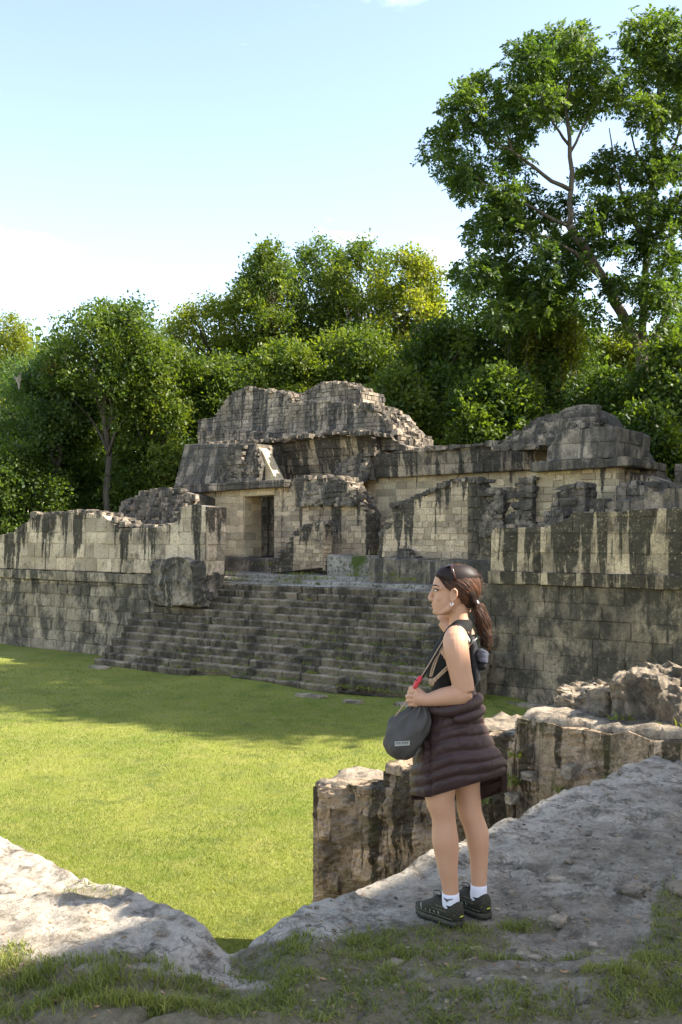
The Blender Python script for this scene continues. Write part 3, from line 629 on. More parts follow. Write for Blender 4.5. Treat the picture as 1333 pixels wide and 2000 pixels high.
def terrace_z(x, y):
    e = court_e(x, y)
    if e < -0.16: return 0.0, e
    z = TZ + 0.035 * mnoise.noise((x * 0.9, y * 0.9, 1.0)) + 0.03 * fbm((x * 2.6, y * 2.6, 5.0), 3)
    r = mnoise.noise((x * 6, y * 6, 9.0)); z += 0.022 * (1 - abs(r)) ** 2 - 0.02 * max(0, 1 - abs(mnoise.noise((x * 2.3, y * 2.3, 21.0))) * 14) + 0.014 * mnoise.noise((x * 17, y * 17, 2.0)) + 0.006 * mnoise.noise((x * 38, y * 38, 3.0))
    # foreground humps and the gully running to the court corner
    z += 0.09 * math.exp(-(((x - 0.9) / 0.8) ** 2 + ((y - 3.9) / 0.28) ** 2)) + 0.07 * math.exp(-(((x + 0.6) / 0.5) ** 2 + ((y - 3.55) / 0.2) ** 2))
    z -= 0.10 * math.exp(-(((x + 0.42) / 0.16) ** 2 + ((y - 4.25) / 0.35) ** 2))
    z += 0.03 * smooth(0.9, 0.2, math.hypot((x + 1.0) * 0.8, y - 4.45))
    # flatten where the person stands
    w = smooth(0.5, 0.22, math.hypot(x - 0.52, y - 4.63)); z = z * (1 - w) + (TZ + 0.004 * mnoise.noise((x * 17, y * 17, 2.0))) * w
    if e < 0.06: z -= 0.05 * ((0.06 - max(e, 0)) / 0.06) ** 2
    if e < 0: z = z - (z) * smooth(0, -0.16, e) ** 2 if e < -0.05 else z - 0.12 * (e / -0.05) ** 2
    return z, e
st_ = 0.024
xs = np.concatenate([np.arange(-5.0, -2.0, 0.1), np.arange(-2.0, 3.2, st_), np.arange(3.2, 8.0, 0.15)]); ys = np.concatenate([np.arange(-4, 2.8, 0.2), np.arange(2.8, 6.6, st_), np.arange(6.6, 11.0, 0.05)])
nx, ny = len(xs), len(ys); V = np.zeros((nx * ny, 3)); gm = np.zeros(nx * ny); lipm = np.zeros(nx * ny); keep = np.ones(nx * ny, bool)
for i, x in enumerate(xs):
    for j, y in enumerate(ys):
        z, e = terrace_z(x, y); k = i * ny + j; V[k] = (x, y, z); lipm[k] = min(1, max(0, e / (0.75 if x > KX else 1.3)))
        if y > 1.5: gm[k] = grass_mask(*to_px(x, y, z))
        keep[k] = e > -0.22 and (x * NI[0] + y * NI[1]) < 8.1
ii, jj = np.meshgrid(np.arange(nx - 1), np.arange(ny - 1), indexing='ij'); a = (ii * ny + jj).ravel()
Q = np.stack([a, a + ny, a + ny + 1, a + 1], 1); Q = Q[keep[Q].all(1)]
t = NT('terrace_stone'); p = t.pos()
n1 = t.noise(p, 1.5, 8, 0.65); n2 = t.noise(p, 6.5, 8, 0.7); n3 = t.noise(p, 40, 6, 0.7)
c = t.mix(t.ramp(n2, 0.38, 0.62), (0.155, 0.125, 0.086), (0.30, 0.252, 0.185))
wht = t.math('MULTIPLY', t.math('MULTIPLY', t.ramp(n1, 0.46, 0.60), t.ramp(t.noise(p, 11, 8, 0.75), 0.44, 0.56)), 0.55)
lip = t.attr('lip'); wht = t.math('ADD', wht, t.math('MULTIPLY', t.math('MULTIPLY', t.math('SUBTRACT', 1.0, lip), t.ramp(n2, 0.36, 0.5)), 0.9), True)
c = t.mix(t.math('MULTIPLY', wht, 0.85), c, (0.50, 0.435, 0.345))
c = t.mix(t.math('MULTIPLY', t.ramp(t.noise(p, 4.2, 8, 0.75), 0.53, 0.62), 0.8), c, (0.085, 0.070, 0.05))
vo_ = t.n.new('ShaderNodeTexVoronoi'); vo_.feature = 'DISTANCE_TO_EDGE'; vo_.inputs['Scale'].default_value = 3.2
wp = t.n.new('ShaderNodeVectorMath'); wp.operation = 'ADD'; wn3 = t.n.new('ShaderNodeTexNoise'); wn3.inputs['Scale'].default_value = 4.0; wn3.inputs['Detail'].default_value = 6
t.l.new(p, wn3.inputs['Vector']); t.l.new(p, wp.inputs[0]); t.l.new(wn3.outputs['Color'], wp.inputs[1]); t.l.new(wp.outputs[0], vo_.inputs['Vector'])
crk = t.math('MULTIPLY', t.ramp(vo_.outputs['Distance'], 0.0, 0.035, (1, 1, 1, 1), (0, 0, 0, 1)), t.ramp(n1, 0.4, 0.6))
c = t.mix(t.math('MULTIPLY', crk, 0.8), c, (0.06, 0.05, 0.036))
gr = t.attr('grassy'); soil = t.math('MULTIPLY', t.ramp(t.math('ADD', gr, t.math('MULTIPLY', t.math('SUBTRACT', n2, 0.5), 0.9)), 0.25, 0.6), 0.9)
c = t.mix(soil, c, t.mix(n3, (0.125, 0.10, 0.056), (0.20, 0.168, 0.095)))
c = t.mix(1.0, c, t.ramp(n3, 0.3, 0.7, (0.72, 0.72, 0.72, 1), (1.18, 1.18, 1.18, 1)), 'MULTIPLY')
t.col(c); t.bump(t.math('ADD', t.math('MULTIPLY', n2, 0.6), t.math('MULTIPLY', n3, 0.5)), 0.9, 0.03); M['terrace'] = t.m
# drop unused vertices
used = np.zeros(nx * ny, bool); used[Q.ravel()] = True; remap = np.cumsum(used) - 1
o = obj('terrace', V[used], remap[Q], M['terrace'], None, dict(grassy=gm[used], lip=lipm[used]), True); o['kind'] = 'structure'

# grass on the terrace
M['tuft'] = leaf_mat('terrace_grass', (0.09, 0.125, 0.022), (0.28, 0.28, 0.07), 0.35, (1.3, 1.3, 0.5))
P = []; T_ = []; H_ = []
for k in range(230000):
    y = 1.0 / R.uniform(1 / 6.2, 1 / 3.3); px = R.uniform(-30, 1360); x = (px - CX) / F * y
    e = court_e(x, y)
    if e < 0.01: continue
    py = to_px(x, y, TZ)[1]; g_ = grass_mask(px, py); cl = 0.5 + 0.5 * mnoise.noise((x * 7, y * 7, 4.0)); cl2 = 0.5 + 0.5 * mnoise.noise((x * 2.2, y * 2.2, 14.0))
    if R.random() < g_ * (cl ** 2.2) * (0.3 + cl2) * 1.5:
        z, _ = terrace_z(x, y); P.append((x, y, z - 0.004)); T_.append(0.25 + 0.6 * cl2 + R.uniform(-0.3, 0.35)); H_.append(R.uniform(0.010, 0.034) * (0.5 + 1.1 * cl) * (1.5 if px < 330 and py > 1900 else 1))
P = np.array(P); n = len(P)
V, Q = blades(P, np.array(H_), rng.uniform(0.0014, 0.0034, n), rng.uniform(0.01, 0.05, n), 2)
o = obj('terrace_grass', V, Q, M['tuft'], None, dict(tint=np.repeat(np.clip(T_, 0, 1), 6))); tag(o, 'low weedy grass growing over the near terrace stone', 'grass', kind='stuff')
# pebbles and stones lying on the terrace
PB = [(862, 1922, .06), (1035, 1893, .07), (1090, 1716, .07), (1000, 1745, .03), (1240, 1755, .10), (1088, 1810, .07), (930, 1735, .03), (1160, 1862, .035), (930, 1865, .03), (1325, 1755, .09), (770, 1885, .06), (1200, 1640, .05), (1150, 1640, .03), (1110, 1690, .03)]
where = ['in the grass below the shoes', 'on the bare hump at bottom right', 'on the open floor right of the legs', 'just right of the far shoe', 'at the right grass edge', 'with white top below the grass tuft', 'beside the heel of the far shoe',
         'half sunk near the right grass', 'on the dirt just under the shoes', 'dark and rounded at the right edge', 'broad and flat in the foreground grass', 'near the upper right of the terrace floor', 'left of the upper right pebble', 'halfway up the terrace floor']
for k, (px, py, sz) in enumerate(PB):
    s_ = F * 1.8 / (py - HY); c = at(px, py, s_); z, _ = terrace_z(c.x, c.y)
    V, Q = rough_rock((c.x, c.y, z + sz * 0.05), (sz * 1.5, sz * 1.1, sz * 0.45), R.uniform(0, 3), k * 5.7, 0.3, 4)
    o = obj('small_stone', np.array(V), Q, M['near_top'], None, dict(hd=[1] * len(V), rnd=[0.9] * len(V)), True)
    tag(o, 'small pale stone ' + where[k], 'stone', 'small stones on the terrace')
mb = MB()
for k in range(900):
    y = 1.0 / R.uniform(1 / 7.5, 1 / 3.4); px = R.uniform(560, 1350); x = (px - CX) / F * y
    if court_e(x, y) < 0.03: continue
    z, _ = terrace_z(x, y); sz = R.uniform(0.006, 0.02)
    V, Q = rough_rock((x, y, z), (sz * 1.4, sz, sz * 0.6), R.uniform(0, 3), k, 0.3, 2); mb.add(V, Q, hd=1.0, rnd=R.random())
tag(mb.build('gravel', M['near_top'], None), 'fine loose gravel scattered on the terrace floor', 'gravel', kind='stuff')

mb = MB()
for k in range(420):   # dry leaves and twig bits
    y = 1.0 / R.uniform(1 / 7.0, 1 / 3.4); px = R.uniform(0, 1340); x = (px - CX) / F * y
    if court_e(x, y) < 0.05: continue
    z, _ = terrace_z(x, y); a = R.uniform(0, 6.28); L = R.uniform(0.008, 0.024); w = L * R.uniform(0.12, 0.4); ca, sa = math.cos(a), math.sin(a); h = [R.uniform(0.003, 0.010) for _ in range(4)]
    mb.add([(x - ca * L, y - sa * L, z + h[0]), (x - sa * w, y + ca * w, z + h[1]), (x + ca * L, y + sa * L, z + h[2]), (x + sa * w, y - ca * w, z + h[3])], [(0, 1, 2, 3)])
M['dry'] = plain('dry_leaf', (0.26, 0.16, 0.08), 0.8, 0.5, 9); tag(mb.build('leaf_litter', M['dry'], None), 'dry leaf bits and twigs scattered over the terrace', 'leaf litter', kind='stuff')

# ------------------------------------------------------------------ near ruin wall (right, between court and terrace)
nw = empty('ruin_wall', base_of(800, 7.9), 'mossy crumbling block wall with flat top behind the legs of the person', 'wall')
def hf_slab(parent, name, u0, u1, d0, d1, zf, res, mat, skirt=0.07, edge=0.03):
    us = np.arange(u0, u1 + res * 0.5, res); ds = np.arange(d0, d1 + res * 0.5, res); V = []; Q = []; m = len(ds)
    for i, u in enumerate(us):
        for j, d in enumerate(ds):
            z = zf(u, d) + 0.055 * fbm((u * 2.4, d * 2.4, 7.0), 5, 0.62) + 0.012 * mnoise.noise((u * 14, d * 14, 1.0))
            ed = min(i, j, len(us) - 1 - i, m - 1 - j)
            if ed == 0: z -= edge
            du = 0.07 * fbm((u * 4, d * 4, 31.0), 3) if ed == 0 else 0
            V.append(udz(u + du, d + du, z))
    for i in range(len(us) - 1):
        for j in range(m - 1): a = i * m + j; Q.append((a, a + m, a + m + 1, a + 1))
    ring = [i * m for i in range(len(us))] + [(len(us) - 1) * m + j for j in range(1, m)] + [i * m + m - 1 for i in range(len(us) - 2, -1, -1)] + [j for j in range(m - 2, 0, -1)]
    b = len(V); V += [(V[k][0], V[k][1], V[k][2] - skirt) for k in ring]; L = len(ring)
    for k in range(L): Q.append((ring[k], b + k, b + (k + 1) % L, ring[(k + 1) % L]))
    return obj(name, np.array(V), Q, mat, parent, dict(hd=[1.0] * len(V), rnd=[0.6] * len(V)), True)
zA = plane_uz(612, 1523, 7.9)[1]; zB = plane_uz(756, 1490, 7.9)[1]; zC = plane_uz(1012, 1393, 7.9)[1]; zM = plane_uz(960, 1432, 7.9)[1]
uA = plane_uz(612, 1523, 7.9)[0]; uB = plane_uz(752, 1490, 7.9)[0]; uM = plane_uz(880, 1470, 7.9)[0]; uC = plane_uz(1010, 1393, 7.9)[0]
nk = dict(rocky=True, ends=False, course=0.27, lens=(0.45, 1.1), gap=0.01, jit=0.03, bev=0.06, proud=0.05, uniform=False)
masonry(nw, [(612, 1530), (757, 1540)], 0.0, 7.9, mat=M['near'], thick=0.75, **nk)
masonry(nw, [(749, 1499), (866, 1508)], 0.0, 7.9, mat=M['near'], thick=1.0, **nk)
masonry(nw, [(860, 1455), (955, 1440), (1009, 1426)], 0.0, 7.9, mat=M['near'], thick=1.1, **nk)
masonry(nw, [(1010, 1400), (1333, 1442), (1480, 1462)], 0.0, 7.88, mat=M['near'], thick=3.0, **nk)
hf_slab(nw, 'top_slab', uA + 0.02, uB, 7.93, 8.62, lambda u, d: zA, 0.04, M['near_top'])
hf_slab(nw, 'top_slab', uB, uM + 0.1, 7.86, 8.8, lambda u, d: zB, 0.04, M['near'])
hf_slab(nw, 'top_slab', uM, uC + 0.05, 7.92, 8.9, lambda u, d: zM, 0.04, M['near_top'])
hf_slab(nw, 'top_slab', uC, -0.9, 7.91, 10.9, lambda u, d: zC, 0.05, M['near_top'], 0.08, 0.05)
# loose stones and plants in the face
for k in range(26):
    u = R.uniform(uM, uM + 3.0); z = R.uniform(1.6, zM - 0.1); V, Q = rough_rock(udz(u, 7.84, z), (R.uniform(.08, .2), .1, R.uniform(.05, .12)), R.uniform(0, 3), k * 2.2, 0.3, 3)
    obj('protruding_stone', np.array(V), Q, M['near_top'], nw, dict(hd=[1] * len(V), rnd=[R.random()] * len(V)))
# rock remnant standing on it
rk = empty('rock_remnant', Vector(at(1210, 1388, 8.9)), 'jagged weathered rock lump standing on the near ruin wall', 'rock')
def on_top(px, py, D): u, z = plane_uz(px, py, D); return udz(u, D, z)
def big_rock(name, px0, px1, py0, D, dep, seed, amp=0.10, n=22):
    u0, u1 = plane_uz(px0, 1385, D)[0], plane_uz(px1, 1385, D)[0]; zt2 = plane_uz((px0 + px1) / 2, py0, D)[1]; h = zt2 - zC + 0.12
    c = udz((u0 + u1) / 2, D + dep / 2, zC - 0.12 + h / 2)
    V, Q = rough_rock(c, (u1 - u0, dep, h), math.atan2(TU[1], TU[0]), seed, amp, n, 1.3)
    V2 = []
    for x, y, z in V:
        f = fbm((x * 5, y * 5, z * 2), 5, 0.7) * 0.075 + 0.03 * abs(mnoise.noise((x * 16, y * 16, z * 4))); V2.append((x - f * 0.7, y - f, z + f * 0.7))
    return obj(name, np.array(V2), Q, M['near_top'] , rk, dict(hd=[0.8] * len(V), rnd=[0.5] * len(V)), True)
big_rock('rock_body', 1186, 1300, 1322, 8.25, 0.9, 4.0, 0.16)
big_rock('rock_shoulder', 1080, 1192, 1352, 8.35, 0.7, 9.0, 0.22)
big_rock('rock_tail', 1290, 1345, 1352, 8.2, 0.6, 15.0, 0.2, 14)

# unseen wall added right of the frame, shaped so its shadow covers the terrace
L0 = 10.0; hw = L0 * math.tan(SUN_EL); pc = Vector((-0.15, 4.85)) + SH * L0
shl = [Vector(p) for p in ((-3.4, 2.5), (-2.4, 3.2), (-1.39, 4.04), (-0.82, 4.70), (-0.42, 4.62), (-0.10, 4.76), (0.54, 5.55), (1.5, 6.98), (2.7, 8.35))]
sb = empty('added_shade_wall', (pc.x + 1, pc.y - 1, TZ), 'unseen wall added right of the frame to cast shade on the terrace', 'building')
ks = []
for i in range(len(shl) - 1): ks += [shl[i].lerp(shl[i + 1], k / 8) for k in range(8)]
ks.append(shl[-1]); V = []; nrm = Vector((0.7, -0.7))
for i, k in enumerate(ks):
    zt2 = TZ + hw - 0.04 + 0.04 * mnoise.noise((i * 0.4, 0, 3)) + 0.03 * mnoise.noise((i * 1.7, 0, 3))
    a2 = k + SH * L0; b2 = a2 + nrm * 3.0
    V += [(a2.x, a2.y, 0), (a2.x, a2.y, zt2), (b2.x, b2.y, zt2 - 1.5), (b2.x, b2.y, 0)]
Q = []
for i in range(len(ks) - 1):
    a = i * 4
    for k in range(3): Q.append((a + k, a + 4 + k, a + 5 + k, a + k + 1))
Q += [(3, 2, 1, 0), tuple(len(V) - 4 + k for k in range(4))]
obj('wall', np.array(V), Q, M['cream_dark'], sb, dict(hd=[1] * len(V), rnd=[.5] * len(V)))

# ------------------------------------------------------------------ trees
def bark(name, c): 
    t = NT(name); p = t.pos(); n = t.noise(t.mapping(p, scale=(1, 1, 0.25)), 6, 8, 0.7)
    t.col(t.mix(t.ramp(n, 0.35, 0.68), tuple(x * 0.45 for x in c), c)); t.bump(n, 0.8, 0.06); return t.m
M['bark'] = bark('bark_grey', (0.22, 0.18, 0.135)); M['bark_dark'] = bark('bark_dark', (0.13, 0.11, 0.085))
M['leaf_a'] = leaf_mat('leaf_deep', (0.034, 0.068, 0.013), (0.125, 0.172, 0.028), 0.45)
M['leaf_b'] = leaf_mat('leaf_mid', (0.052, 0.090, 0.015), (0.175, 0.210, 0.034), 0.45)
M['leaf_c'] = leaf_mat('leaf_yellow', (0.10, 0.135, 0.016), (0.27, 0.27, 0.04), 0.5)
M['leaf_t'] = leaf_mat('leaf_tall', (0.032, 0.066, 0.018), (0.11, 0.16, 0.036), 0.5)
M['leaf_d'] = leaf_mat('leaf_grey', (0.05, 0.095, 0.028), (0.13, 0.19, 0.055), 0.42)
def tube(pts, rad, seg=8, flat=1.0, up=None):
    pts = [Vector(p) for p in pts]; n = len(pts); V = []; Q = []
    prev = None
    for i, p in enumerate(pts):
        tg = (pts[min(i + 1, n - 1)] - pts[max(i - 1, 0)]).normalized()
        if prev is None:
            a = Vector(up) if up is not None else (Vector((0, 0, 1)) if abs(tg.z) < 0.9 else Vector((1, 0, 0)))
            a = (a - tg * a.dot(tg)).normalized()
        else: a = (prev - tg * prev.dot(tg)).normalized()
        prev = a; b = tg.cross(a); r = rad[i] if hasattr(rad, '__len__') else rad
        for k in range(seg):
            th = 2 * math.pi * k / seg; V.append(tuple(p + a * (math.cos(th) * r * flat) + b * (math.sin(th) * r)))
    for i in range(n - 1):
        for k in range(seg): a = i * seg + k; b = i * seg + (k + 1) % seg; Q.append((a, b, b + seg, a + seg))
    Q.append(tuple(range(seg))[::-1]); Q.append(tuple(range((n - 1) * seg, n * seg)))
    return V, Q
def wobble(p0, p1, n, amp, sd=None):
    p0, p1 = Vector(p0), Vector(p1); L = (p1 - p0).length; out = []
    for i in range(n + 1):
        f = i / n; o_ = Vector((R.uniform(-1, 1), R.uniform(-1, 1), R.uniform(-.5, .5))) * amp * L * (1 if 0 < i < n else 0)
        out.append(p0.lerp(p1, f) + o_)
    return out
def leaves(clusters, per, leaf, spray=10, pinnate=False, flatn=0.6):
    """leaf faces gathered in sprays on the shells of foliage clumps: centres, radii -> verts, quads, tint"""
    Cn = np.array([c[0] for c in clusters]); Rn = np.array([c[1] for c in clusters])
    ns = np.maximum(6, (per * (Rn / Rn.mean()) ** 2).astype(int)); idx = np.repeat(np.arange(len(Cn)), ns); n = len(idx)
    dv = rng.normal(size=(n, 3)); dv[:, 2] += 0.25; dv /= np.linalg.norm(dv, axis=1)[:, None]
    rad = Rn[idx] * (0.30 + 0.85 * rng.uniform(0, 1, n) ** 0.6)
    rad *= np.where(rng.uniform(0, 1, n) < 0.08, rng.uniform(1.1, 1.5, n), 1.0)
    sc_ = Cn[idx] + dv * rad[:, None] * np.array([1.0, 1.0, 0.78])
    fr0 = 1.3 / max(0.3, Rn.mean()); kp = np.array([mnoise.noise((a * fr0, b * fr0, c * fr0)) + 0.5 * mnoise.noise((a * fr0 * 2.3, b * fr0 * 2.3, c * fr0 * 2.3)) for a, b, c in sc_]) > -0.22
    idx, dv, rad, sc_ = idx[kp], dv[kp], rad[kp], sc_[kp]; n = len(idx)
    out = dv * 0.7 + rng.normal(size=(n, 3)) * 0.55; out[:, 2] -= 0.10; out /= np.linalg.norm(out, axis=1)[:, None]
    nrm = dv * 0.5 + np.array([0, 0, 0.75]) + rng.normal(size=(n, 3)) * 0.4
    nrm -= out * (nrm * out).sum(1)[:, None]; nrm /= np.linalg.norm(nrm, axis=1)[:, None]; side = np.cross(nrm, out)
    st_t = np.clip(0.35 + 0.3 * rng.normal(size=n) + 0.75 * (rng.uniform(0, 1, len(Cn))[idx] - 0.5), 0, 1)
    ln = leaf * rng.uniform(0.5, 1.35, n); Vs = []; Ts = []
    for k in range(spray):
        if pinnate:
            f = (k // 2) / (spray / 2) * 5.0; sg = 1 if k % 2 else -1
            c = sc_ + out * (ln * f * 0.42)[:, None] - np.array([0, 0, 1]) * (ln * 0.05 * f * f * 0.3)[:, None]
            ld = out * 0.45 + side * sg * 0.9 - np.array([0, 0, 0.25]) + rng.normal(size=(n, 3)) * 0.15
        else:
            c = sc_ + (side * rng.normal(size=(n, 1)) + out * rng.normal(size=(n, 1)) + nrm * rng.normal(size=(n, 1)) * 0.45) * (ln * 1.25)[:, None]
            ld = out + rng.normal(size=(n, 3)) * 0.7
        ld /= np.linalg.norm(ld, axis=1)[:, None]
        nn = nrm + rng.normal(size=(n, 3)) * flatn; wd = np.cross(nn, ld); wd /= np.linalg.norm(wd, axis=1)[:, None] + 1e-6
        L = (ln * rng.uniform(0.7, 1.2, n))[:, None]; W = L * (0.20 if pinnate else 0.30)
        Vs.append(np.stack([c, c + ld * L * 0.5 + wd * W, c + ld * L, c + ld * L * 0.5 - wd * W], 1))
        Ts.append(np.repeat(np.clip(st_t + rng.normal(size=n) * 0.15, 0, 1)[:, None], 4, 1))
    V = np.concatenate(Vs).reshape(-1, 3); T = np.concatenate(Ts).ravel(); Q = np.arange(len(V)).reshape(-1, 4)
    return V, Q, T
def forest_tree(px, ytop, hwpx, ybot, s, mat, label, gz=0.0, ncl=64, per=52, leaf=0.19, trunk=True, name='forest_tree', group='forest trees behind the ruins', barkm='bark_dark', rr_=0.25, world=None):
    if world is None: top = at(px, ytop, s); w = 1.22 * hwpx / F * s; zb_ = at(px, ybot, s).z
    else: top = Vector(world[0]); w = world[1]; zb_ = world[2]
    h = top.z - zb_; base = Vector((top.x + R.uniform(-.5, .5), top.y, gz)); root = empty(name, base, label, 'tree', group)
    cl = []
    for k in range(ncl):
        f = (k + R.random()) / ncl; z = zb_ + h * (0.08 + 0.84 * f)
        wr = w * max(0.3, 1 - max(0, (f - 0.45) / 0.62) ** 2.2) ** 0.5 * (0.8 + 0.2 * min(1, f / 0.3)); th = R.uniform(0, 2 * math.pi); q = R.random() ** 0.5
        r = max(w, 0.30 * h) * rr_ * R.uniform(0.5, 1.25) * (0.85 if f > 0.8 else 1)
        wr = max(0.1, wr - r * 0.6)
        cl.append((np.array((top.x + math.cos(th) * q * wr, top.y + math.sin(th) * q * wr * 1.0, min(z, top.z - r * 0.78))), r))
    cl.append((np.array((top.x, top.y, top.z - w * rr_ * 0.8)), w * rr_))
    V, Q, T = leaves(cl, per, leaf); obj('crown', V, Q, M[mat], root, dict(tint=T))
    mb = MB(); tr = max(0.14, w * 0.05); fk = Vector((top.x, top.y, zb_ + h * 0.3))
    pts = wobble(base, fk, 6, 0.025); V, Q = tube(pts, [tr * (1.25 - 0.5 * i / 6) for i in range(7)], 8); mb.add(V, Q)
    for c, r in cl:
        if R.random() < 0.7:
            st0 = fk.lerp(base, R.uniform(0, 0.35)) if c[2] < fk.z else fk
            V, Q = tube(wobble(st0, Vector(c), 4, 0.06), [tr * 0.55, tr * .42, tr * .3, tr * .2, tr * .08], 5); mb.add(V, Q)
    mb.build('trunk', M[barkm], root, True)
    return root
FT = [
 (305, 655, 85, 850, 53, 'leaf_b', 'mid-green tree right of the visible dark trunk', {}),
 (110, 690, 75, 880, 54, 'leaf_d', 'grey-green tree left of the visible dark trunk', {}),
 (185, 905, 75, 1050, 57, 'leaf_a', 'low dark tree beside the pale slender trunk', {}),
 (1215, 640, 70, 860, 58, 'leaf_c', 'sunlit green tree seen behind the fork of the tall tree', {}),
 (1340, 600, 70, 860, 56, 'leaf_b', 'mid-green tree behind the right edge of the tall trunk', {}),
 (1140, 650, 55, 840, 60, 'leaf_b', 'green tree left of the fork of the tall tree', {}),
 (15, 618, 85, 860, 76, 'leaf_c', 'sunlit yellow-green tree at the far left edge of the treeline', {}),
 (215, 592, 112, 780, 52, 'leaf_a', 'broad dark tree with visible trunk on the left of the treeline', {}),
 (60, 690, 115, 1000, 58, 'leaf_d', 'dull grey-green tree filling the left edge above the wall', {}),
 (120, 735, 75, 980, 56, 'leaf_a', 'dark rounded tree left of the visible trunk', {}),
 (330, 760, 95, 990, 54, 'leaf_b', 'bushy mid-green tree just left of the roof comb', {}),
 (430, 578, 108, 800, 60, 'leaf_c', 'yellow-green sunlit tree above the left end of the roof comb', {}),
 (522, 474, 72, 740, 58, 'leaf_b', 'tall tree left of the centre with a rounded top', {}),
 (622, 466, 66, 780, 61, 'leaf_a', 'tall narrow tree in the middle of the treeline', {}),
 (705, 470, 80, 780, 59, 'leaf_b', 'tall bright tree just right of the narrow central one', {}),
 (800, 484, 82, 790, 56, 'leaf_c', 'sunlit yellowish tree left of the tall spreading tree', {}),
 (560, 670, 75, 830, 50, 'leaf_b', 'low leafy tree directly behind the roof comb', {}),
 (690, 640, 95, 850, 51, 'leaf_b', 'mid-height tree behind the right half of the roof comb', {}),
 (860, 625, 95, 900, 47, 'leaf_a', 'dense green tree above the wing roof', {}),
 (955, 520, 105, 880, 49, 'leaf_d', 'tall grey-green tree under the left side of the spreading tree', {}),
 (1060, 560, 95, 880, 48, 'leaf_d', 'loose tree hung with vines behind the rubble heap', dict(barkm='bark', per=60)),
 (960, 730, 90, 900, 42, 'leaf_a', 'dark low tree above the middle of the palace wing', {}),
 (1190, 720, 95, 960, 41, 'leaf_a', 'dark tree at the foot of the tall spreading tree', {}),
 (1320, 660, 90, 960, 39, 'leaf_a', 'dark dense tree at the right edge of the picture', {}),
 (1260, 800, 75, 980, 36, 'leaf_a', 'low dark bushy tree behind the square palace block', {}),
 (770, 730, 70, 900, 44, 'leaf_b', 'small green tree right of the roof comb', {}),
 (1080, 700, 85, 900, 52, 'leaf_b', 'bright green tree glimpsed behind the hanging vines', {}),
 (20, 860, 100, 1080, 52, 'leaf_a', 'dark low tree behind the left end of the wall', {}),
 (290, 880, 70, 1040, 54, 'leaf_a', 'dark low tree behind the rubble mound', {}),
 (450, 700, 80, 860, 55, 'leaf_a', 'dark tree in the gap left of the roof comb', {}),
]
for (px, yt, hw_, yb, s, mat, lab, kw) in FT: forest_tree(px, yt, hw_, yb, s, mat, lab, **kw)
# forest behind, seen only through the gaps
cl = []
for k in range(150):
    px = R.uniform(-80, 1420); s = R.uniform(80, 100); top = at(px, R.uniform(730, 1010), s); cl.append((np.array(top), R.uniform(2.2, 4)))
V, Q, T = leaves(cl, 150, 0.5)
tag(obj('far_forest', V, Q, M['leaf_a'], None, dict(tint=T)), 'mass of far forest seen through gaps below the treeline', 'forest', kind='stuff')

# the tall spreading tree on the right
S0 = 44.0
bt = empty('spreading_tree', at(1253, 980, S0), 'tall spreading tree with pale forked trunk rising over the right side', 'tree')
WLOC[bt].z = 0; bt.location.z = 0
mb = MB()
def limb(pts, r0, r1, seg=8):
    pp = [at(x, y, S0 + dz) for x, y, dz in pts]; fine_ = []
    for i in range(len(pp) - 1):
        for f in (0, .34, .67): fine_.append(pp[i].lerp(pp[i + 1], f) + Vector((R.uniform(-1, 1), R.uniform(-1, 1), R.uniform(-1, 1))) * (0.06 if f else 0))
    fine_.append(pp[-1]); n = len(fine_); V, Q = tube(fine_, [0.68 * (r0 + (r1 - r0) * i / (n - 1)) for i in range(n)], seg); mb.add(V, Q)
limb([(1250, 1120, 0), (1250, 900, 0), (1252, 760, 0), (1256, 690, 0)], 0.5, 0.42)
limb([(1256, 700, 0), (1215, 612, -.3), (1180, 545, -.8), (1142, 482, -1.2), (1112, 440, -1.5)], 0.36, 0.24)
limb([(1112, 442, -1.5), (1116, 370, -1.5), (1113, 270, -1.5), (1106, 200, -1.2), (1118, 120, -1)], 0.20, 0.05)
limb([(1116, 372, -1.5), (1062, 342, -2), (1002, 296, -2.4), (945, 268, -2.5)], 0.15, 0.04)
limb([(1112, 442, -1.5), (1040, 405, -2), (960, 375, -2.3), (905, 320, -2.4)], 0.13, 0.03)
limb([(1172, 540, -.8), (1122, 492, -1.4), (1065, 462, -2), (990, 452, -2)], 0.18, 0.04)
limb([(1113, 285, -1.5), (1080, 240, -2), (1045, 160, -2)], 0.10, 0.03); limb([(1002, 300, -2.4), (985, 240, -2), (950, 190, -2)], 0.08, 0.02)
limb([(1113, 300, -1.5), (1150, 230, -1), (1175, 160, -.6)], 0.10, 0.03)
limb([(1256, 700, 0), (1258, 600, .4), (1262, 480, .6), (1275, 350, .8), (1285, 220, 1), (1292, 110, 1)], 0.30, 0.06)
limb([(1262, 480, .6), (1225, 400, 0), (1200, 330, -.4), (1190, 250, -.5)], 0.14, 0.03); limb([(1275, 350, .8), (1320, 280, 1), (1345, 190, 1)], 0.14, 0.04)
limb([(1275, 360, .8), (1240, 290, .5), (1225, 220, .3)], 0.09, 0.03)
limb([(1258, 705, 0), (1300, 620, .5), (1345, 540, 1), (1390, 420, 1.4)], 0.30, 0.10)
mb.build('trunk', M['bark'], bt, True)
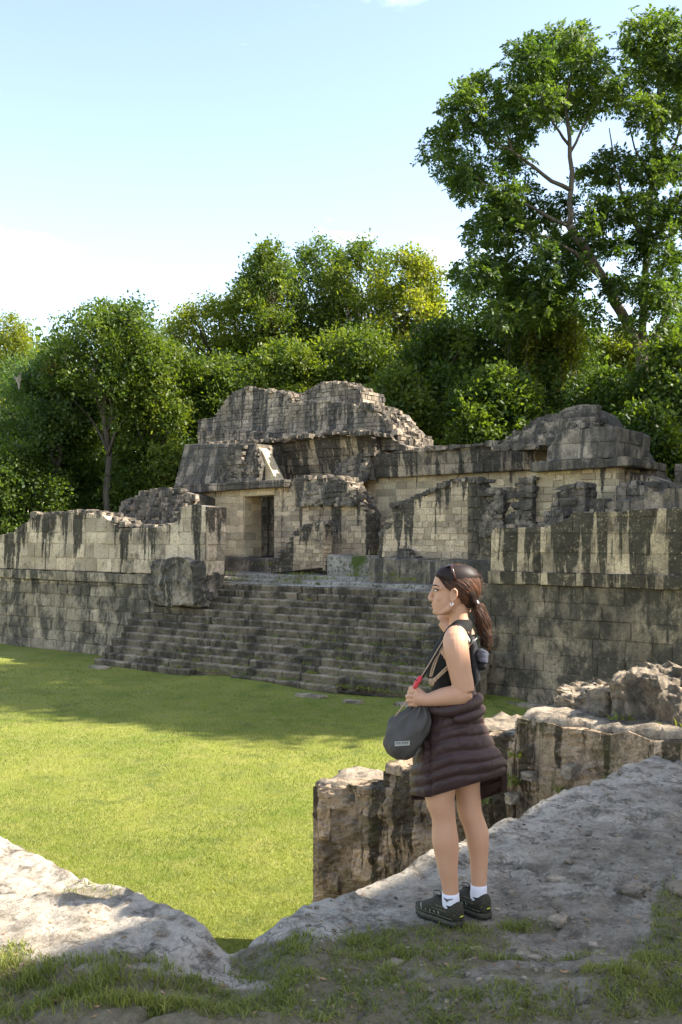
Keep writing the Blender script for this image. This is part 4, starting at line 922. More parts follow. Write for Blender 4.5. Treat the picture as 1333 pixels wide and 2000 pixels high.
CL = [(945, 165, 38), (905, 212, 42), (862, 272, 38), (845, 298, 26), (888, 330, 40), (940, 255, 48), (985, 212, 52), (1040, 122, 52), (1098, 92, 50), (1148, 92, 44), (1090, 150, 60), (1160, 150, 56), (1040, 190, 52), (1135, 215, 44),
      (1205, 180, 48), (1250, 82, 50), (1300, 62, 44), (1335, 110, 58), (1280, 150, 58), (1330, 205, 52), (1250, 225, 40), (900, 365, 30), (945, 345, 46), (990, 325, 44), (962, 402, 46), (1012, 385, 40), (945, 455, 42), (1000, 450, 50), (1060, 430, 46),
      (1100, 398, 36), (1155, 345, 34), (1205, 335, 46), (1262, 330, 50), (1320, 320, 46), (1190, 415, 42), (1250, 420, 46), (1312, 425, 46), (1062, 510, 46), (985, 520, 50), (1115, 545, 36), (1240, 505, 34), (1322, 515, 44), (1300, 600, 34), (935, 540, 46),
      (1380, 90, 60), (1390, 200, 60), (1385, 330, 60), (1400, 450, 60), (1150, 435, 36), (1205, 555, 30), (1165, 490, 30), (1285, 475, 40), (1305, 655, 34), (1225, 630, 30), (1100, 480, 38), (1050, 555, 40), (1270, 560, 34), (1340, 640, 36), (1150, 515, 36), (1050, 610, 44), (990, 600, 44), (1230, 570, 32), (1310, 570, 40), (1150, 610, 30), (1190, 560, 24), (1080, 590, 36), (1020, 575, 40), (1200, 480, 26), (1290, 245, 34), (1010, 255, 36), (1075, 215, 30)]
cl = []
for x, y, r in CL:
    for q in range(3):
        rr2 = r * R.uniform(0.55, 0.8) / F * S0; p = at(x + R.uniform(-.45, .45) * r, y + R.uniform(-.35, .35) * r, S0 + R.uniform(-3.2, 2.2)); cl.append((np.array(p), rr2))
V, Q, T = leaves(cl, 76, 0.19, 14, True); obj('crown', V, Q, M['leaf_t'], bt, dict(tint=T))
# hanging vines under it
mb = MB(); vp = []
for k in range(36):
    x = R.uniform(985, 1130); y0 = R.uniform(560, 680); y1 = y0 + R.uniform(50, 150); s = 46.5 + R.uniform(-1, 1); a = at(x, y0, s); b = at(x + R.uniform(-8, 8), y1, s)
    V, Q = tube(wobble(a, b, 4, 0.03), 0.025, 4); mb.add(V, Q)
    for f in np.linspace(0, 1, 8): vp.append((np.array(a.lerp(b, float(f))), 0.28))
vo = empty('hanging_vines', at(1060, 780, 46.5), 'curtain of pale green vines hanging behind the rubble heap', 'vines'); mb.build('stem', M['bark'], vo)
V, Q, T = leaves(vp, 7, 0.16, 6); obj('foliage', V, Q, M['leaf_c'], vo, dict(tint=T))
# bare grey branches in the left trees
def bare(px, py, s, size, label):
    o_ = empty('bare_branch', at(px, py, s), label, 'branch', 'dead pale branches in the left trees'); mb2 = MB(); b0 = at(px, py, s)
    def grow(p, d, L, r, dep):
        e_ = p + d * L; V, Q = tube(wobble(p, e_, 3, 0.06), [r, r * .85, r * .7, r * .5], 5); mb2.add(V, Q)
        if dep:
            for _ in range(3): grow(p.lerp(e_, R.uniform(.5, 1)), (d + Vector((R.uniform(-.8, .8), R.uniform(-.5, .5), R.uniform(-.2, .6)))).normalized(), L * R.uniform(.5, .75), r * .55, dep - 1)
    for q in range(4): grow(b0, Vector((R.uniform(-.6, .6), R.uniform(-.3, .1), 1)).normalized(), size * 0.8, 0.028, 2)
    mb2.build('twigs', M['twig'], o_)
M['twig'] = plain('dead_twig', (0.42, 0.37, 0.31), 0.9, 0.2, 8)
bare(138, 725, 51, 0.75, 'pale dead branches sticking out beside the yellow plant'); bare(38, 760, 51, 0.55, 'low pale dead branches near the left picture edge'); bare(178, 740, 51, 0.5, 'thin dead twigs right of the larger dead branches')
yb_ = [(np.array(at(103, 716, 51.2)), 0.22), (np.array(at(96, 722, 51)), 0.2)]; V, Q, T = leaves(yb_, 40, 0.14, 8)
M['leaf_y'] = leaf_mat('leaf_gold', (0.22, 0.17, 0.02), (0.40, 0.32, 0.04), 0.4, (1.3, 1.2, 0.4))
tag(obj('yellow_plant', V, Q, M['leaf_y'], None, dict(tint=T)), 'small golden yellow plant perched in the left tree crown', 'plant', kind='stuff')
# trees right of the frame whose shade falls on the stairs and the far lawn
SHT = [((19, 26.5, 29), 5.0, 14), ((24.5, 27, 33), 5.5, 17), ((15.0, 23.6, 19), 4.4, 3), ((16.5, 30.5, 21), 5.0, 4), ((20.5, 23.2, 23), 4.6, 6), ((22.0, 31, 25), 5.5, 7), ((26, 22.8, 26), 5.0, 8)]
for k, w_ in enumerate(SHT):
    forest_tree(0, 0, 0, 0, 0, 'leaf_a', 'broad shade tree out of frame, %s of those beyond the right wall' % ['first', 'second', 'third', 'fourth', 'fifth', 'sixth', 'seventh'][k], world=w_, per=80, leaf=0.34, ncl=30, name='shade_tree', group='shade trees right of the frame')

# tufts and weeds on the ruins and stairs
def tufts(name, spots, label, cat, hgt=(0.06, 0.16), n=26, mat='tuft'):
    P = []; 
    for (x, y, z, r) in spots:
        for _ in range(n): P.append((x + R.gauss(0, r), y + R.gauss(0, r * 0.6), z))
    P = np.array(P); k = len(P); V, Q = blades(P, rng.uniform(*hgt, k), rng.uniform(0.006, 0.014, k), rng.uniform(0.02, 0.1, k), 2)
    tag(obj(name, V, Q, M[mat], None, dict(tint=np.repeat(rng.uniform(0.2, 1, k), 6))), label, cat, kind='stuff')
sp = []
for k in range(170):
    i = int(abs(R.gauss(0, 4))) ; 
    if i >= NS: continue
    u = UR - abs(R.gauss(0, 5.5)); 
    if u < UL: continue
    x, y, z = udz(u, DB + i * TR + R.uniform(0.12, 0.24), (i + 1) * RI); sp.append((x, y, z, R.uniform(0.06, 0.2)))
tufts('stair_weeds', sp, 'small green weeds growing on the stair treads', 'weeds', (0.03, 0.10), 22)
sp = []
for px, py, D in [(420, 1115, 25.9), (450, 1118, 25.5), (530, 1100, 26.8), (590, 1120, 25.7), (640, 1128, 25.2), (700, 1122, 25.8), (735, 1078, 28), (760, 1120, 25.2), (415, 1088, 27.2), (800, 1130, 25.1), (470, 1130, 25.0), (560, 1132, 24.9)]:
    u, z = plane_uz(px, py, D); x, y, z = udz(u, D, max(z - 0.05, NS * RI)); sp += [(x + R.uniform(-.3, .3), y, z, 0.3)] * 2
tufts('platform_weeds', sp, 'low grass tufts on the platform in front of the rooms', 'weeds', (0.04, 0.14), 40)
sp = []
for k in range(24):
    u = R.uniform(uM, -1.6); sp.append(udz(u, 7.80, R.uniform(1.5, zM - .05)) + (0.05,))
for k in range(12): u = R.uniform(uC + 0.8, -1.2); sp.append(udz(u, R.uniform(8.1, 8.3), zC) + (0.06,))
tufts('ruin_weeds', sp, 'small weeds rooted in the near ruin wall', 'weeds', (0.02, 0.07), 18)

# ------------------------------------------------------------------ the person
SW = 4.65; PXM = SW / F
def WP(px, py, dy=0.0):
    s = SW + dy; return Vector(((px - CX) / F * s, s, CZ - (py - HY) / F * s))
def ptube(pts, seg=14, flat=1.0, up=None):
    return tube([WP(p[0], p[1], p[2]) for p in pts], [p[3] * PXM for p in pts], seg, flat, up)
def resample(pts, k=3):
    """Catmull-Rom through control rows"""
    A = np.array(pts, float); out = []
    for i in range(len(A) - 1):
        p0, p1, p2, p3 = A[max(i - 1, 0)], A[i], A[i + 1], A[min(i + 2, len(A) - 1)]
        for q in range(k):
            t_ = q / k; out.append(0.5 * ((2 * p1) + (-p0 + p2) * t_ + (2 * p0 - 5 * p1 + 4 * p2 - p3) * t_ ** 2 + (-p0 + 3 * p1 - 3 * p2 + p3) * t_ ** 3))
    out.append(A[-1]); return [tuple(r) for r in out]
def ball(px, py, dy, rx, rz=None, ry=None, n=10):
    rz = rz or rx; ry = ry or rx; V = []; Q = []
    for i in range(n + 1):
        ph = math.pi * i / n
        for k in range(2 * n):
            th = math.pi * k / n; V.append(tuple(WP(px + rx * math.sin(ph) * math.cos(th), py - rz * math.cos(ph), dy + ry * PXM * math.sin(ph) * math.sin(th))))
    for i in range(n):
        for k in range(2 * n): a = i * 2 * n + k; b = i * 2 * n + (k + 1) % (2 * n); Q.append((a, b, b + 2 * n, a + 2 * n))
    return V, Q
def slices(rows, seg=24, exf=1.0, cap=True, fn=None):
    """rows: (py, xl, xr, half depth m, depth offset m); exf<1 squares the section"""
    V = []; Q = []
    for r in rows:
        py, xl, xr, hw_, dy = r; c, a = (xl + xr) / 2, (xr - xl) / 2
        for k in range(seg):
            th = 2 * math.pi * k / seg; cx_, sy_ = math.cos(th), math.sin(th)
            cx_ = math.copysign(abs(cx_) ** exf, cx_); sy_ = math.copysign(abs(sy_) ** exf, sy_)
            x_, y_, d_ = c + a * cx_, py, dy + hw_ * sy_
            if fn: x_, y_, d_ = fn(x_, y_, d_, th, c, a, hw_, dy)
            V.append(tuple(WP(x_, y_, d_)))
    n = len(rows)
    for i in range(n - 1):
        for k in range(seg): a = i * seg + k; b = i * seg + (k + 1) % seg; Q.append((a, a + seg, b + seg, b))
    if cap: Q.append(tuple(range(seg))); Q.append(tuple(range((n - 1) * seg, n * seg))[::-1])
    return V, Q
def remesh(mb, vox, it=4, fac=0.5):
    me = mesh_np('tmp', np.array(mb.V), mb.Q); o = bpy.data.objects.new('tmp', me); C.objects.link(o)
    r = o.modifiers.new('r', 'REMESH'); r.mode = 'VOXEL'; r.voxel_size = vox
    s_ = o.modifiers.new('s', 'SMOOTH'); s_.iterations = it; s_.factor = fac
    dg = bpy.context.evaluated_depsgraph_get(); m2 = bpy.data.meshes.new_from_object(o.evaluated_get(dg))
    V = np.zeros(len(m2.vertices) * 3); m2.vertices.foreach_get('co', V); Q = np.zeros(len(m2.loops), dtype=np.int32); m2.loops.foreach_get('vertex_index', Q)
    bpy.data.objects.remove(o); bpy.data.meshes.remove(me); bpy.data.meshes.remove(m2)
    return V.reshape(-1, 3), Q.reshape(-1, 4)
pe = empty('person', (WP(893, 1790).x, SW, TZ), 'person in black tank top standing in profile, brown puffer jacket tied at waist', 'person')
t = NT('skin'); p = t.pos(); n1 = t.noise(p, 9, 4, 0.6); n2 = t.noise(p, 70, 4, 0.6)
cc = t.mix(t.ramp(n1, 0.35, 0.65), (0.53, 0.285, 0.17), (0.56, 0.315, 0.195)); cc = t.mix(t.math('MULTIPLY', t.ramp(n2, 0.55, 0.75), 0.12), cc, (0.42, 0.22, 0.14)); t.col(cc)
t.p.inputs['Roughness'].default_value = 0.52; t.p.inputs['Specular IOR Level'].default_value = 0.35
t.p.inputs['Subsurface Weight'].default_value = 0.12; t.p.inputs['Subsurface Radius'].default_value = (0.012, 0.004, 0.002); t.p.inputs['Subsurface Scale'].default_value = 1.0
t.bump(n2, 0.15, 0.002); M['skin'] = t.m
B = MB(); nE = np.array
HEAD = [(1105, 880, 906, .026, 0), (1109, 866, 919, .048, 0), (1117, 855, 928, .064, 0), (1128, 849.5, 933, .072, 0), (1140, 846, 935, .0755, 0), (1148, 845, 935, .076, 0), (1154, 847.5, 934, .0745, 0), (1160, 848, 931, .073, 0), (1168, 846.5, 926, .070, 0),
        (1175, 845, 915, .066, 0), (1182, 846, 906, .061, 0), (1189, 847.0, 898, .054, 0), (1194, 846.0, 890, .046, 0), (1198, 847.5, 882, .034, 0), (1201.5, 852, 872, .018, 0)]
def egg(x, y, d, th, c, a, hw_, dy):
    f = (x - (c - a)) / (2 * a)            # 0 at the face, 1 at the back
    return x, y, dy + (d - dy) * (0.80 + 0.18 * min(1, f * 2.2))
V, Q = slices(resample(HEAD, 3), 36, 0.88, True, egg); B.add(V, Q)
# nose, lips, chin, brow, cheek
B.add(*ptube([(848, 1149, 0, 3.5), (844.5, 1156, 0, 3.6), (841.5, 1163, 0, 4.0), (840.3, 1168, 0, 4.6), (842.5, 1171, 0, 4.4), (847, 1173, 0, 3)], 10))
for sg in (-1, 1):
    B.add(*ball(844, 1170.8, sg * .010, 4.3, 3.2, 3.4, 6))
    B.add(*ptube([(846.5, 1146.5, sg * .006, 3), (848.8, 1145.5, sg * .028, 3.2), (855, 1147, sg * .048, 3), (862, 1151, sg * .058, 2)], 8))
    B.add(*ball(863, 1168, sg * .040, 11, 10, 6.5, 10))
B.add(*ptube([(853, 1182.4, -.028, 1.2), (847, 1181, -.015, 2.2), (845.2, 1180.4, 0, 2.6), (847, 1181, .015, 2.2), (853, 1182.4, .028, 1.2)], 8))
B.add(*ptube([(853, 1184.2, -.026, 1.2), (848, 1186.4, -.014, 2.4), (846.6, 1187, 0, 2.8), (848, 1186.4, .014, 2.4), (853, 1184.2, .026, 1.2)], 8))
B.add(*ball(851.5, 1195, 0, 6.4, 5.5, 7, 8))
B.add(*ptube([(852, 1197, -.012, 4.5), (864, 1196, -.036, 5.5), (876, 1189, -.052, 6), (884, 1176, -.060, 6)], 8)); B.add(*ptube([(852, 1197, .012, 4.5), (864, 1196, .036, 5.5), (876, 1189, .052, 6), (884, 1176, .060, 6)], 8))
# ear
B.add(*ptube([(881.5, 1172, -.079, 2.6), (880, 1163, -.080, 1.7), (883, 1153, -.086, 2.2), (888, 1150, -.091, 2.4), (892.5, 1154, -.094, 2.4), (892.5, 1163, -.093, 2.3), (888, 1171, -.087, 2.5), (883.5, 1176, -.080, 3.0)], 8))
B.add(*ball(886.5, 1161.5, -.077, 6, 11, 4.2, 8))
# neck, torso
B.add(*ptube(resample([(893, 1160, 0, 20), (893, 1180, 0, 19.5), (895, 1195, 0, 18.5), (897, 1208, 0, 19), (900, 1222, 0, 23), (902, 1240, 0, 28)], 3), 20))
TORSO = [(1214, 886, 920, .05, 0), (1226, 876, 922, .105, 0), (1238, 866, 922, .145, 0), (1256, 856, 921, .155, 0), (1275, 846, 922, .150, 0), (1298, 834, 923, .142, 0), (1318, 838, 924, .132, 0), (1340, 846, 926, .124, 0), (1365, 848, 928, .128, 0), (1395, 842, 936, .155, 0), (1430, 836, 942, .172, 0), (1470, 838, 938, .172, 0), (1500, 842, 930, .165, 0)]
V, Q = slices(resample(TORSO, 3), 36); B.add(V, Q)
# near arm: upper arm, forearm to wrist
B.add(*ptube(resample([(893, 1238, -.12, 20), (890, 1250, -.155, 23.5), (891, 1268, -.17, 24), (895, 1290, -.175, 23), (900, 1315, -.18, 21.5), (905, 1338, -.185, 20.5), (907, 1352, -.19, 19)], 3), 20))
B.add(*ptube(resample([(909, 1349, -.19, 17), (900, 1357, -.19, 18.5), (884, 1358.5, -.192, 18.5), (866, 1361, -.19, 17), (850, 1364.5, -.185, 14.5), (838, 1366.5, -.18, 12.3), (826, 1366.5, -.176, 12.2)], 3), 18, 1.0))
B.add(*ball(916, 1360, -.19, 8, 8, 8, 8))
# hand closed on the cords: palm, four fingers, thumb
B.add(*ptube([(836, 1366.5, -.178, 11), (826, 1365, -.176, 13.5), (816, 1363.5, -.173, 14.5), (809, 1363, -.170, 13)], 14, 1.0))
FG = [(1350.5, 3.9, 799), (1359.2, 4.1, 795), (1368, 4.0, 796), (1376, 3.6, 800)]
for k, (fy, fr_, fx) in enumerate(FG):
    B.add(*ptube([(816, fy + 1, -.182, fr_ + .6), (807, fy, -.183, fr_ + .5), (fx + 3.5, fy + .2, -.178, fr_), (fx, fy + .8, -.166, fr_ - .1), (fx + 1.5, fy + 1.4, -.150, fr_ - .4), (fx + 8, fy + 1.6, -.143, fr_ - .9)], 9))
B.add(*ptube([(828, 1358, -.165, 6.5), (818, 1349, -.166, 5.8), (810, 1344.5, -.170, 5.0), (804, 1343.5, -.172, 4.6), (799.5, 1347, -.170, 3.8)], 9))
# far arm folded up behind the chin to the neck
B.add(*ptube(resample([(898, 1240, .13, 20), (888, 1232, .17, 19), (875, 1220, .20, 16.5), (866, 1211, .21, 14)], 3), 16))
B.add(*ptube(resample([(865, 1211, .21, 13.5), (870, 1203, .20, 12.5), (884, 1196, .16, 12), (898, 1188, .115, 10.5)], 3), 16))
B.add(*ptube([(896, 1190, .118, 9), (905, 1184, .10, 10), (913, 1181, .08, 8)], 12))
for k in range(4): B.add(*ptube([(908, 1178 + k * 4, .085, 4), (915, 1179 + k * 4, .06, 3.8), (917, 1181 + k * 4, .035, 3.4), (915, 1183 + k * 4, .02, 2.8)], 8))
# legs
B.add(*ptube(resample([(866, 1450, -.07, 36), (861, 1500, -.075, 33), (859.5, 1556, -.08, 29), (865, 1585, -.082, 24.5), (867.5, 1603, -.084, 22.8), (868.5, 1622, -.086, 24.4), (870, 1641, -.088, 25.6), (872.5, 1662, -.088, 23.8), (874.5, 1690, -.09, 20), (878, 1715, -.09, 17), (880, 1738, -.09, 15.6), (881, 1760, -.09, 15.6), (880, 1785, -.09, 15)], 3), 22))
B.add(*ptube(resample([(908, 1450, .07, 36), (911, 1500, .065, 30), (913, 1535, .06, 25.5), (916, 1565, .05, 24), (918.5, 1588, .04, 23.5), (925, 1605, .036, 22.5), (931.5, 1625, .03, 23), (934, 1645, .025, 21.6), (935.5, 1670, .02, 18.8), (936, 1695, .015, 16.8), (935.5, 1720, .012, 15.4), (935.5, 1742, .01, 15), (934, 1765, .01, 14)], 3), 22))
B.add(*ball(855, 1590, -.09, 9, 13, 12, 8))
V, Q = remesh(B, 0.0033, 4, 0.5); body = obj('body', V, Q, M['skin'], pe, None, True)
# eyes and brows, lips
M['eye'] = plain('eye_white', (0.7, 0.66, 0.6), 0.3, 0.05); M['iris'] = plain('iris', (0.03, 0.018, 0.01), 0.2, 0.1); M['hair'] = None
for sg in (-1, 1):
    V, Q = ball(851.6, 1153.4, sg * .030, 3.6, 2.4, 5.5, 8); e_ = obj('eye', np.array(V), Q, M['eye'], pe, None, True)
    V, Q = ball(849.2, 1153.4, sg * .031, 2.2, 2.2, 2.6, 6); obj('iris', np.array(V), Q, M['iris'], e_, None, True)
    V, Q = ptube([(847.2, 1151.9, sg * .022, .9), (849.5, 1150.4, sg * .034, 1.1), (855, 1152.2, sg * .043, 1.1), (857.5, 1154, sg * .047, .6)], 6); obj('eyelash', np.array(V), Q, M['iris'], e_, None, True)
    V, Q = ptube([(844.8, 1145.6, sg * .010, 1.0), (846.2, 1143.2, sg * .024, 1.5), (851, 1143, sg * .041, 1.5), (858.5, 1146.6, sg * .055, .8)], 6); obj('eyebrow', np.array(V), Q, M['iris'], pe, None, True)
M['lip'] = plain('lip', (0.42, 0.17, 0.13), 0.45, 0.1)
V, Q = ptube([(855, 1183.2, -.030, .6), (848, 1181.0, -.016, 2.0), (844.6, 1180.6, 0, 2.4), (848, 1181.0, .016, 2.0), (855, 1183.2, .030, .6)], 8); obj('lip', np.array(V), Q, M['lip'], pe, None, True)
V, Q = ptube([(855, 1183.8, -.028, .6), (849, 1186.3, -.015, 2.1), (845.8, 1186.6, 0, 2.6), (849, 1186.3, .015, 2.1), (855, 1183.8, .028, .6)], 8); obj('lip', np.array(V), Q, M['lip'], pe, None, True)

# hair: cap, strands, ponytail
t = NT('hair'); p = t.pos(); a_ = t.attr('tint'); t.col(t.mix(a_, (0.016, 0.008, 0.005), (0.15, 0.058, 0.024))); t.p.inputs['Roughness'].default_value = 0.55; t.p.inputs['Specular IOR Level'].default_value = 0.3; M['hair'] = t.m
HAIR = [(1102.5, 880, 905, .028, 0), (1106, 864, 920, .052, 0), (1112, 856, 928, .067, 0), (1119, 851, 934, .076, 0), (1125, 850.5, 937, .0795, 0), (1133, 857, 935, .082, 0), (1142, 864, 936, .0825, 0), (1149, 871, 936, .082, 0), (1154, 882, 936, .081, 0), (1162, 894, 935, .077, 0), (1172, 899, 933, .066, 0), (1180, 902, 934, .05, 0), (1187, 909, 929, .03, 0)]
V, Q = slices(resample(HAIR, 3), 40, 0.86); cap_ = obj('hair', np.array(V), Q, M['hair'], pe, dict(tint=[0.02] * len(V)), True)
mb = MB(); TIE = WP(931, 1174, 0); cen = WP(894.5, 1146, 0)
for k in range(900):
    # from the hairline round the skull to the tie
    f = R.random(); sgd = -1 if R.random() < 0.72 else 1; hx = np.interp(f, [0, .3, .55, .75, 1], [866, 853, 871, 894, 902]); hy = np.interp(f, [0, .3, .55, .75, 1], [1106, 1122, 1147, 1157, 1177]); hz = sgd * np.interp(f, [0, .3, .55, .75, 1], [.004, .045, .079, .081, .062])
    a = WP(hx, hy, hz) - cen; b = TIE - cen; pts = []; nseg = 9; rs = (880 - 838) * PXM
    for i in range(nseg + 1):
        g_ = i / nseg; d_ = a.normalized().slerp(b.normalized(), g_) if True else a
        dx, dy_, dz = d_.x, d_.y, d_.z; A_, B_, C_ = 44.6 * PXM, .0865, 44.6 * PXM
        r_ = 1 / math.sqrt((dx / A_) ** 2 + (dy_ / B_) ** 2 + (dz / C_) ** 2); lim = a.length * (1 - g_) + b.length * g_
        r_ = min(r_, max(lim, r_ * 0.96)) if i not in (0, nseg) else lim
        pts.append(cen + d_ * r_ + Vector((R.uniform(-1, 1), R.uniform(-1, 1), R.uniform(-1, 1))) * 0.0012)
    V, Q = tube(pts, [.0009] + [.0019] * (nseg - 1) + [.0012], 4); mb.add(V, Q, tint=min(1, max(0, R.gauss(0.38, 0.38))))
mb.build('hair_strands', M['hair'], cap_, True)['kind'] = 'stuff'
mb = MB(); core_ = resample([(932, 1178, 0, 6), (936, 1190, 0, 9), (942, 1208, 0, 12), (945, 1228, 0, 11), (949, 1246, 0, 11), (945, 1264, 0, 6)], 3)
V, Q = ptube(core_, 12); mb.add(V, Q, tint=0.1)
for k in range(170):
    ph = R.uniform(0, 6.28); ro = R.uniform(0.5, 1.25); ph2 = R.uniform(0, 6.28); am = R.uniform(.8, 4.5); pts = []; cut = R.randint(9, len(core_))
    for i, (x_, y_, d_, r_) in enumerate(core_[:cut]):
        a2 = ph + 0.10 * i; pts.append(WP(x_ + r_ * ro * math.cos(a2) + am * math.sin(ph2 + i * 0.9), y_, r_ * PXM * ro * math.sin(a2)))
    V, Q = tube(pts, [.0018 * (1.0 - 0.55 * i / len(pts)) for i in range(len(pts))], 4); mb.add(V, Q, tint=min(1, max(0, R.gauss(0.5, 0.3))))
pt_ = mb.build('ponytail', M['hair'], pe, True); pt_['kind'] = 'stuff'
mb = MB()
for k in range(70):   # flyaway hairs
    th = R.uniform(-2.9, 0.5); x0, y0 = 896 + 44 * math.cos(th), 1146 + 43 * math.sin(th) 
    if y0 > 1178 or x0 < 868: continue
    d0 = R.uniform(-.05, .05); V, Q = tube([WP(x0, y0, d0), WP(x0 + R.uniform(0, 5), y0 - R.uniform(-2, 4), d0), WP(x0 + R.uniform(2, 10), y0 + R.uniform(-4, 6), d0)], .0006, 3); mb.add(V, Q, tint=0.9)
for k in range(40):
    i = R.randint(2, 14); x_, y_, d_, r_ = core_[i]; V, Q = tube([WP(x_ + r_, y_, 0), WP(x_ + r_ + R.uniform(1, 4), y_ + R.uniform(0, 8), 0), WP(x_ + r_ + R.uniform(-2, 4), y_ + R.uniform(8, 18), 0)], .0006, 3); mb.add(V, Q, tint=0.9)
mb.build('stray_hair', M['hair'], cap_)['kind'] = 'stuff'
M['metal'] = plain('hair_clip', (0.75, 0.76, 0.76), 0.3, 0.05, spec=0.8)
V, Q = ptube([(928, 1177.5, 0, 7.8), (930.5, 1175.5, 0, 8.4), (933, 1173.5, 0, 7.8)], 14); obj('hair_tie', np.array(V), Q, M['metal'], pe, None, True)
ER = [(882.5 + 2.6 * math.cos(a), 1179.5 + 3.0 * math.sin(a), -.084, .75) for a in np.linspace(-1.2, 4.4, 11)]
V, Q = ptube(ER, 6); obj('earring', np.array(V), Q, M['metal'], pe, None, True)

# tank top
t = NT('black_cotton'); p = t.pos(); n1 = t.noise(p, 30, 5, 0.6); wv = t.noise(t.mapping(p, scale=(1, 1, 0.4)), 14, 4, 0.6); t.col(t.mix(wv, (0.010, 0.010, 0.009), (0.022, 0.021, 0.018))); t.bump(wv, 0.6, 0.012); M['cotton'] = t.m
TT = [(1210, 889, 921, .058, 0), (1217, 882, 925, .082, 0), (1226, 874, 925, .112, 0), (1238, 864, 924, .128, 0), (1256, 853, 923, .136, 0), (1275, 842.5, 925, .142, 0), (1298, 831, 926, .150, 0), (1318, 834, 927, .139, 0), (1340, 842, 929, .131, 0), (1366, 844, 932, .135, 0), (1400, 840, 936, .15, 0)]
def fold(x, y, d, th, c, a, hw_, dy):
    w = 0.9 * math.sin(y * 0.21 + x * 0.12) + 0.6 * math.sin(y * 0.13 - x * 0.31); return x + w * math.cos(th) * .6, y, d + w * PXM * math.sin(th)
V, Q = slices(resample(TT, 4), 48, 1.0, False, fold); obj('tank_top', np.array(V), Q, M['cotton'], pe, None, True)

# puffer jacket round the waist
t = NT('puffer_nylon'); p = t.pos(); n1 = t.noise(t.mapping(p, scale=(1, 1, 0.32)), 46, 5, 0.6, 0.8); n2 = t.noise(p, 7, 3, 0.5)
t.col(t.mix(n2, (0.034, 0.017, 0.016), (0.062, 0.033, 0.030))); t.p.inputs['Roughness'].default_value = 0.55; t.p.inputs['Specular IOR Level'].default_value = 0.35; t.bump(n1, 0.55, 0.009); M['puffer'] = t.m
JK = [(1352, 846, 931, .138, 0), (1362, 838, 936, .155, 0), (1385, 832, 940, .176, 0), (1405, 829, 942, .184, 0), (1437, 823, 950, .192, 0), (1465, 814, 960, .198, 0), (1490, 808, 971, .204, 0), (1515, 803, 983, .208, 0), (1540, 802, 989, .21, .01), (1562, 803, 984, .212, .02)]
def puff(x, y, d, th, c, a, hw_, dy):
    near = math.sin(th) < 0; f = (y - 1352) / 210.0
    ylim = (1557 - 0.30 * max(0, x - 838) - 0.18 * max(0, 830 - x)) if near else (1562 - 0.35 * max(0, x - 940))
    y2 = 1352 + (ylim - 1352) * f
    band = (y2 + 0.21 * (x - 870) * min(1, f * 3) + 3.0 * math.sin(x * 0.05 + 1.3) + 2.0 * math.sin(y * 0.07)) / 25.0; pz = abs(math.sin(math.pi * band)) ** 0.55
    w = 5.2 * (pz - 0.55) + 2.2 * fbm((x * 0.09, y * 0.03, d * 9), 3) * pz + 1.6 * mnoise.noise((x * 0.3 + y * 0.1, y * 0.05, d * 20)) * pz
    if near and abs(x - (836 + 0.05 * (y2 - 1450))) < 3.5 and y2 > 1440: w -= 5.0
    edge = 1 if f < 0.98 else 0.3
    return x + w * math.cos(th) * edge, y2, d + w * PXM * math.sin(th) * 1.2 * edge
V, Q = slices(resample(JK, 9), 96, 0.92, False, puff)
n96 = 96; inner = len(V); V = list(V)
# inner lining so the hem has thickness
V2, Q2 = slices([(r[0], r[1] + 6, r[2] - 6, r[3] - .016, r[4]) for r in resample(JK, 9)], 96, 0.92, False, puff); off_ = len(V); V += list(V2); Q += [tuple(i + off_ for i in f)[::-1] for f in Q2]
last = (len(resample(JK, 9)) - 1) * 96
for k in range(96): Q.append((last + k, off_ + last + k, off_ + last + (k + 1) % 96, last + (k + 1) % 96))
jk = obj('puffer_jacket', np.array(V), Q, M['puffer'], pe, None, True)
# collar roll and sleeve tied across
V, Q = ptube(resample([(934, 1362, .02, 9), (934, 1366, -.07, 11), (922, 1374, -.142, 12.5), (900, 1381, -.185, 13), (876, 1388, -.196, 12), (856, 1388, -.185, 10), (842, 1382, -.15, 8), (836, 1378, -.08, 7)], 4), 16); obj('sleeve', np.array(V), Q, M['puffer'], jk, None, True)
V, Q = ptube(resample([(938, 1384, .05, 10), (938, 1387, -.05, 11), (926, 1395, -.14, 11), (906, 1402, -.185, 10), (886, 1404, -.19, 8)], 4), 16); obj('sleeve', np.array(V), Q, M['puffer'], jk, None, True)
V, Q = ptube([(852, 1378, -.196, .9), (866, 1388, -.212, .9), (876, 1401, -.214, .9)], 6); obj('drawcord', np.array(V), Q, M['cotton'], jk, None, True)

# socks and shoes
t = NT('sock_knit'); p = t.pos(); t.col((0.72, 0.70, 0.76)); t.bump(t.noise(t.mapping(p, scale=(1, 1, 0.1)), 260, 2, 0.5), 0.5, 0.003); M['sock'] = t.m
M['shoe_panel'] = plain('shoe_panel', (0.10, 0.088, 0.055), 0.7, 0.3, 90, 0.4); M['shoe'] = plain('shoe_mesh', (0.040, 0.036, 0.024), 0.75, 0.5, 160, 0.6, bd=0.003); M['shoe_trim'] = plain('shoe_trim', (0.012, 0.012, 0.012), 0.6, 0.2, 60); M['sole'] = plain('shoe_sole', (0.022, 0.020, 0.016), 0.8, 0.4, 50)
M['sole2'] = plain('shoe_midsole', (0.075, 0.066, 0.045), 0.7, 0.3, 60); M['stripe'] = plain('shoe_stripe', (0.42, 0.45, 0.36), 0.5, 0.1); M['yel'] = plain('shoe_yellow', (0.55, 0.55, 0.05), 0.5, 0.1)
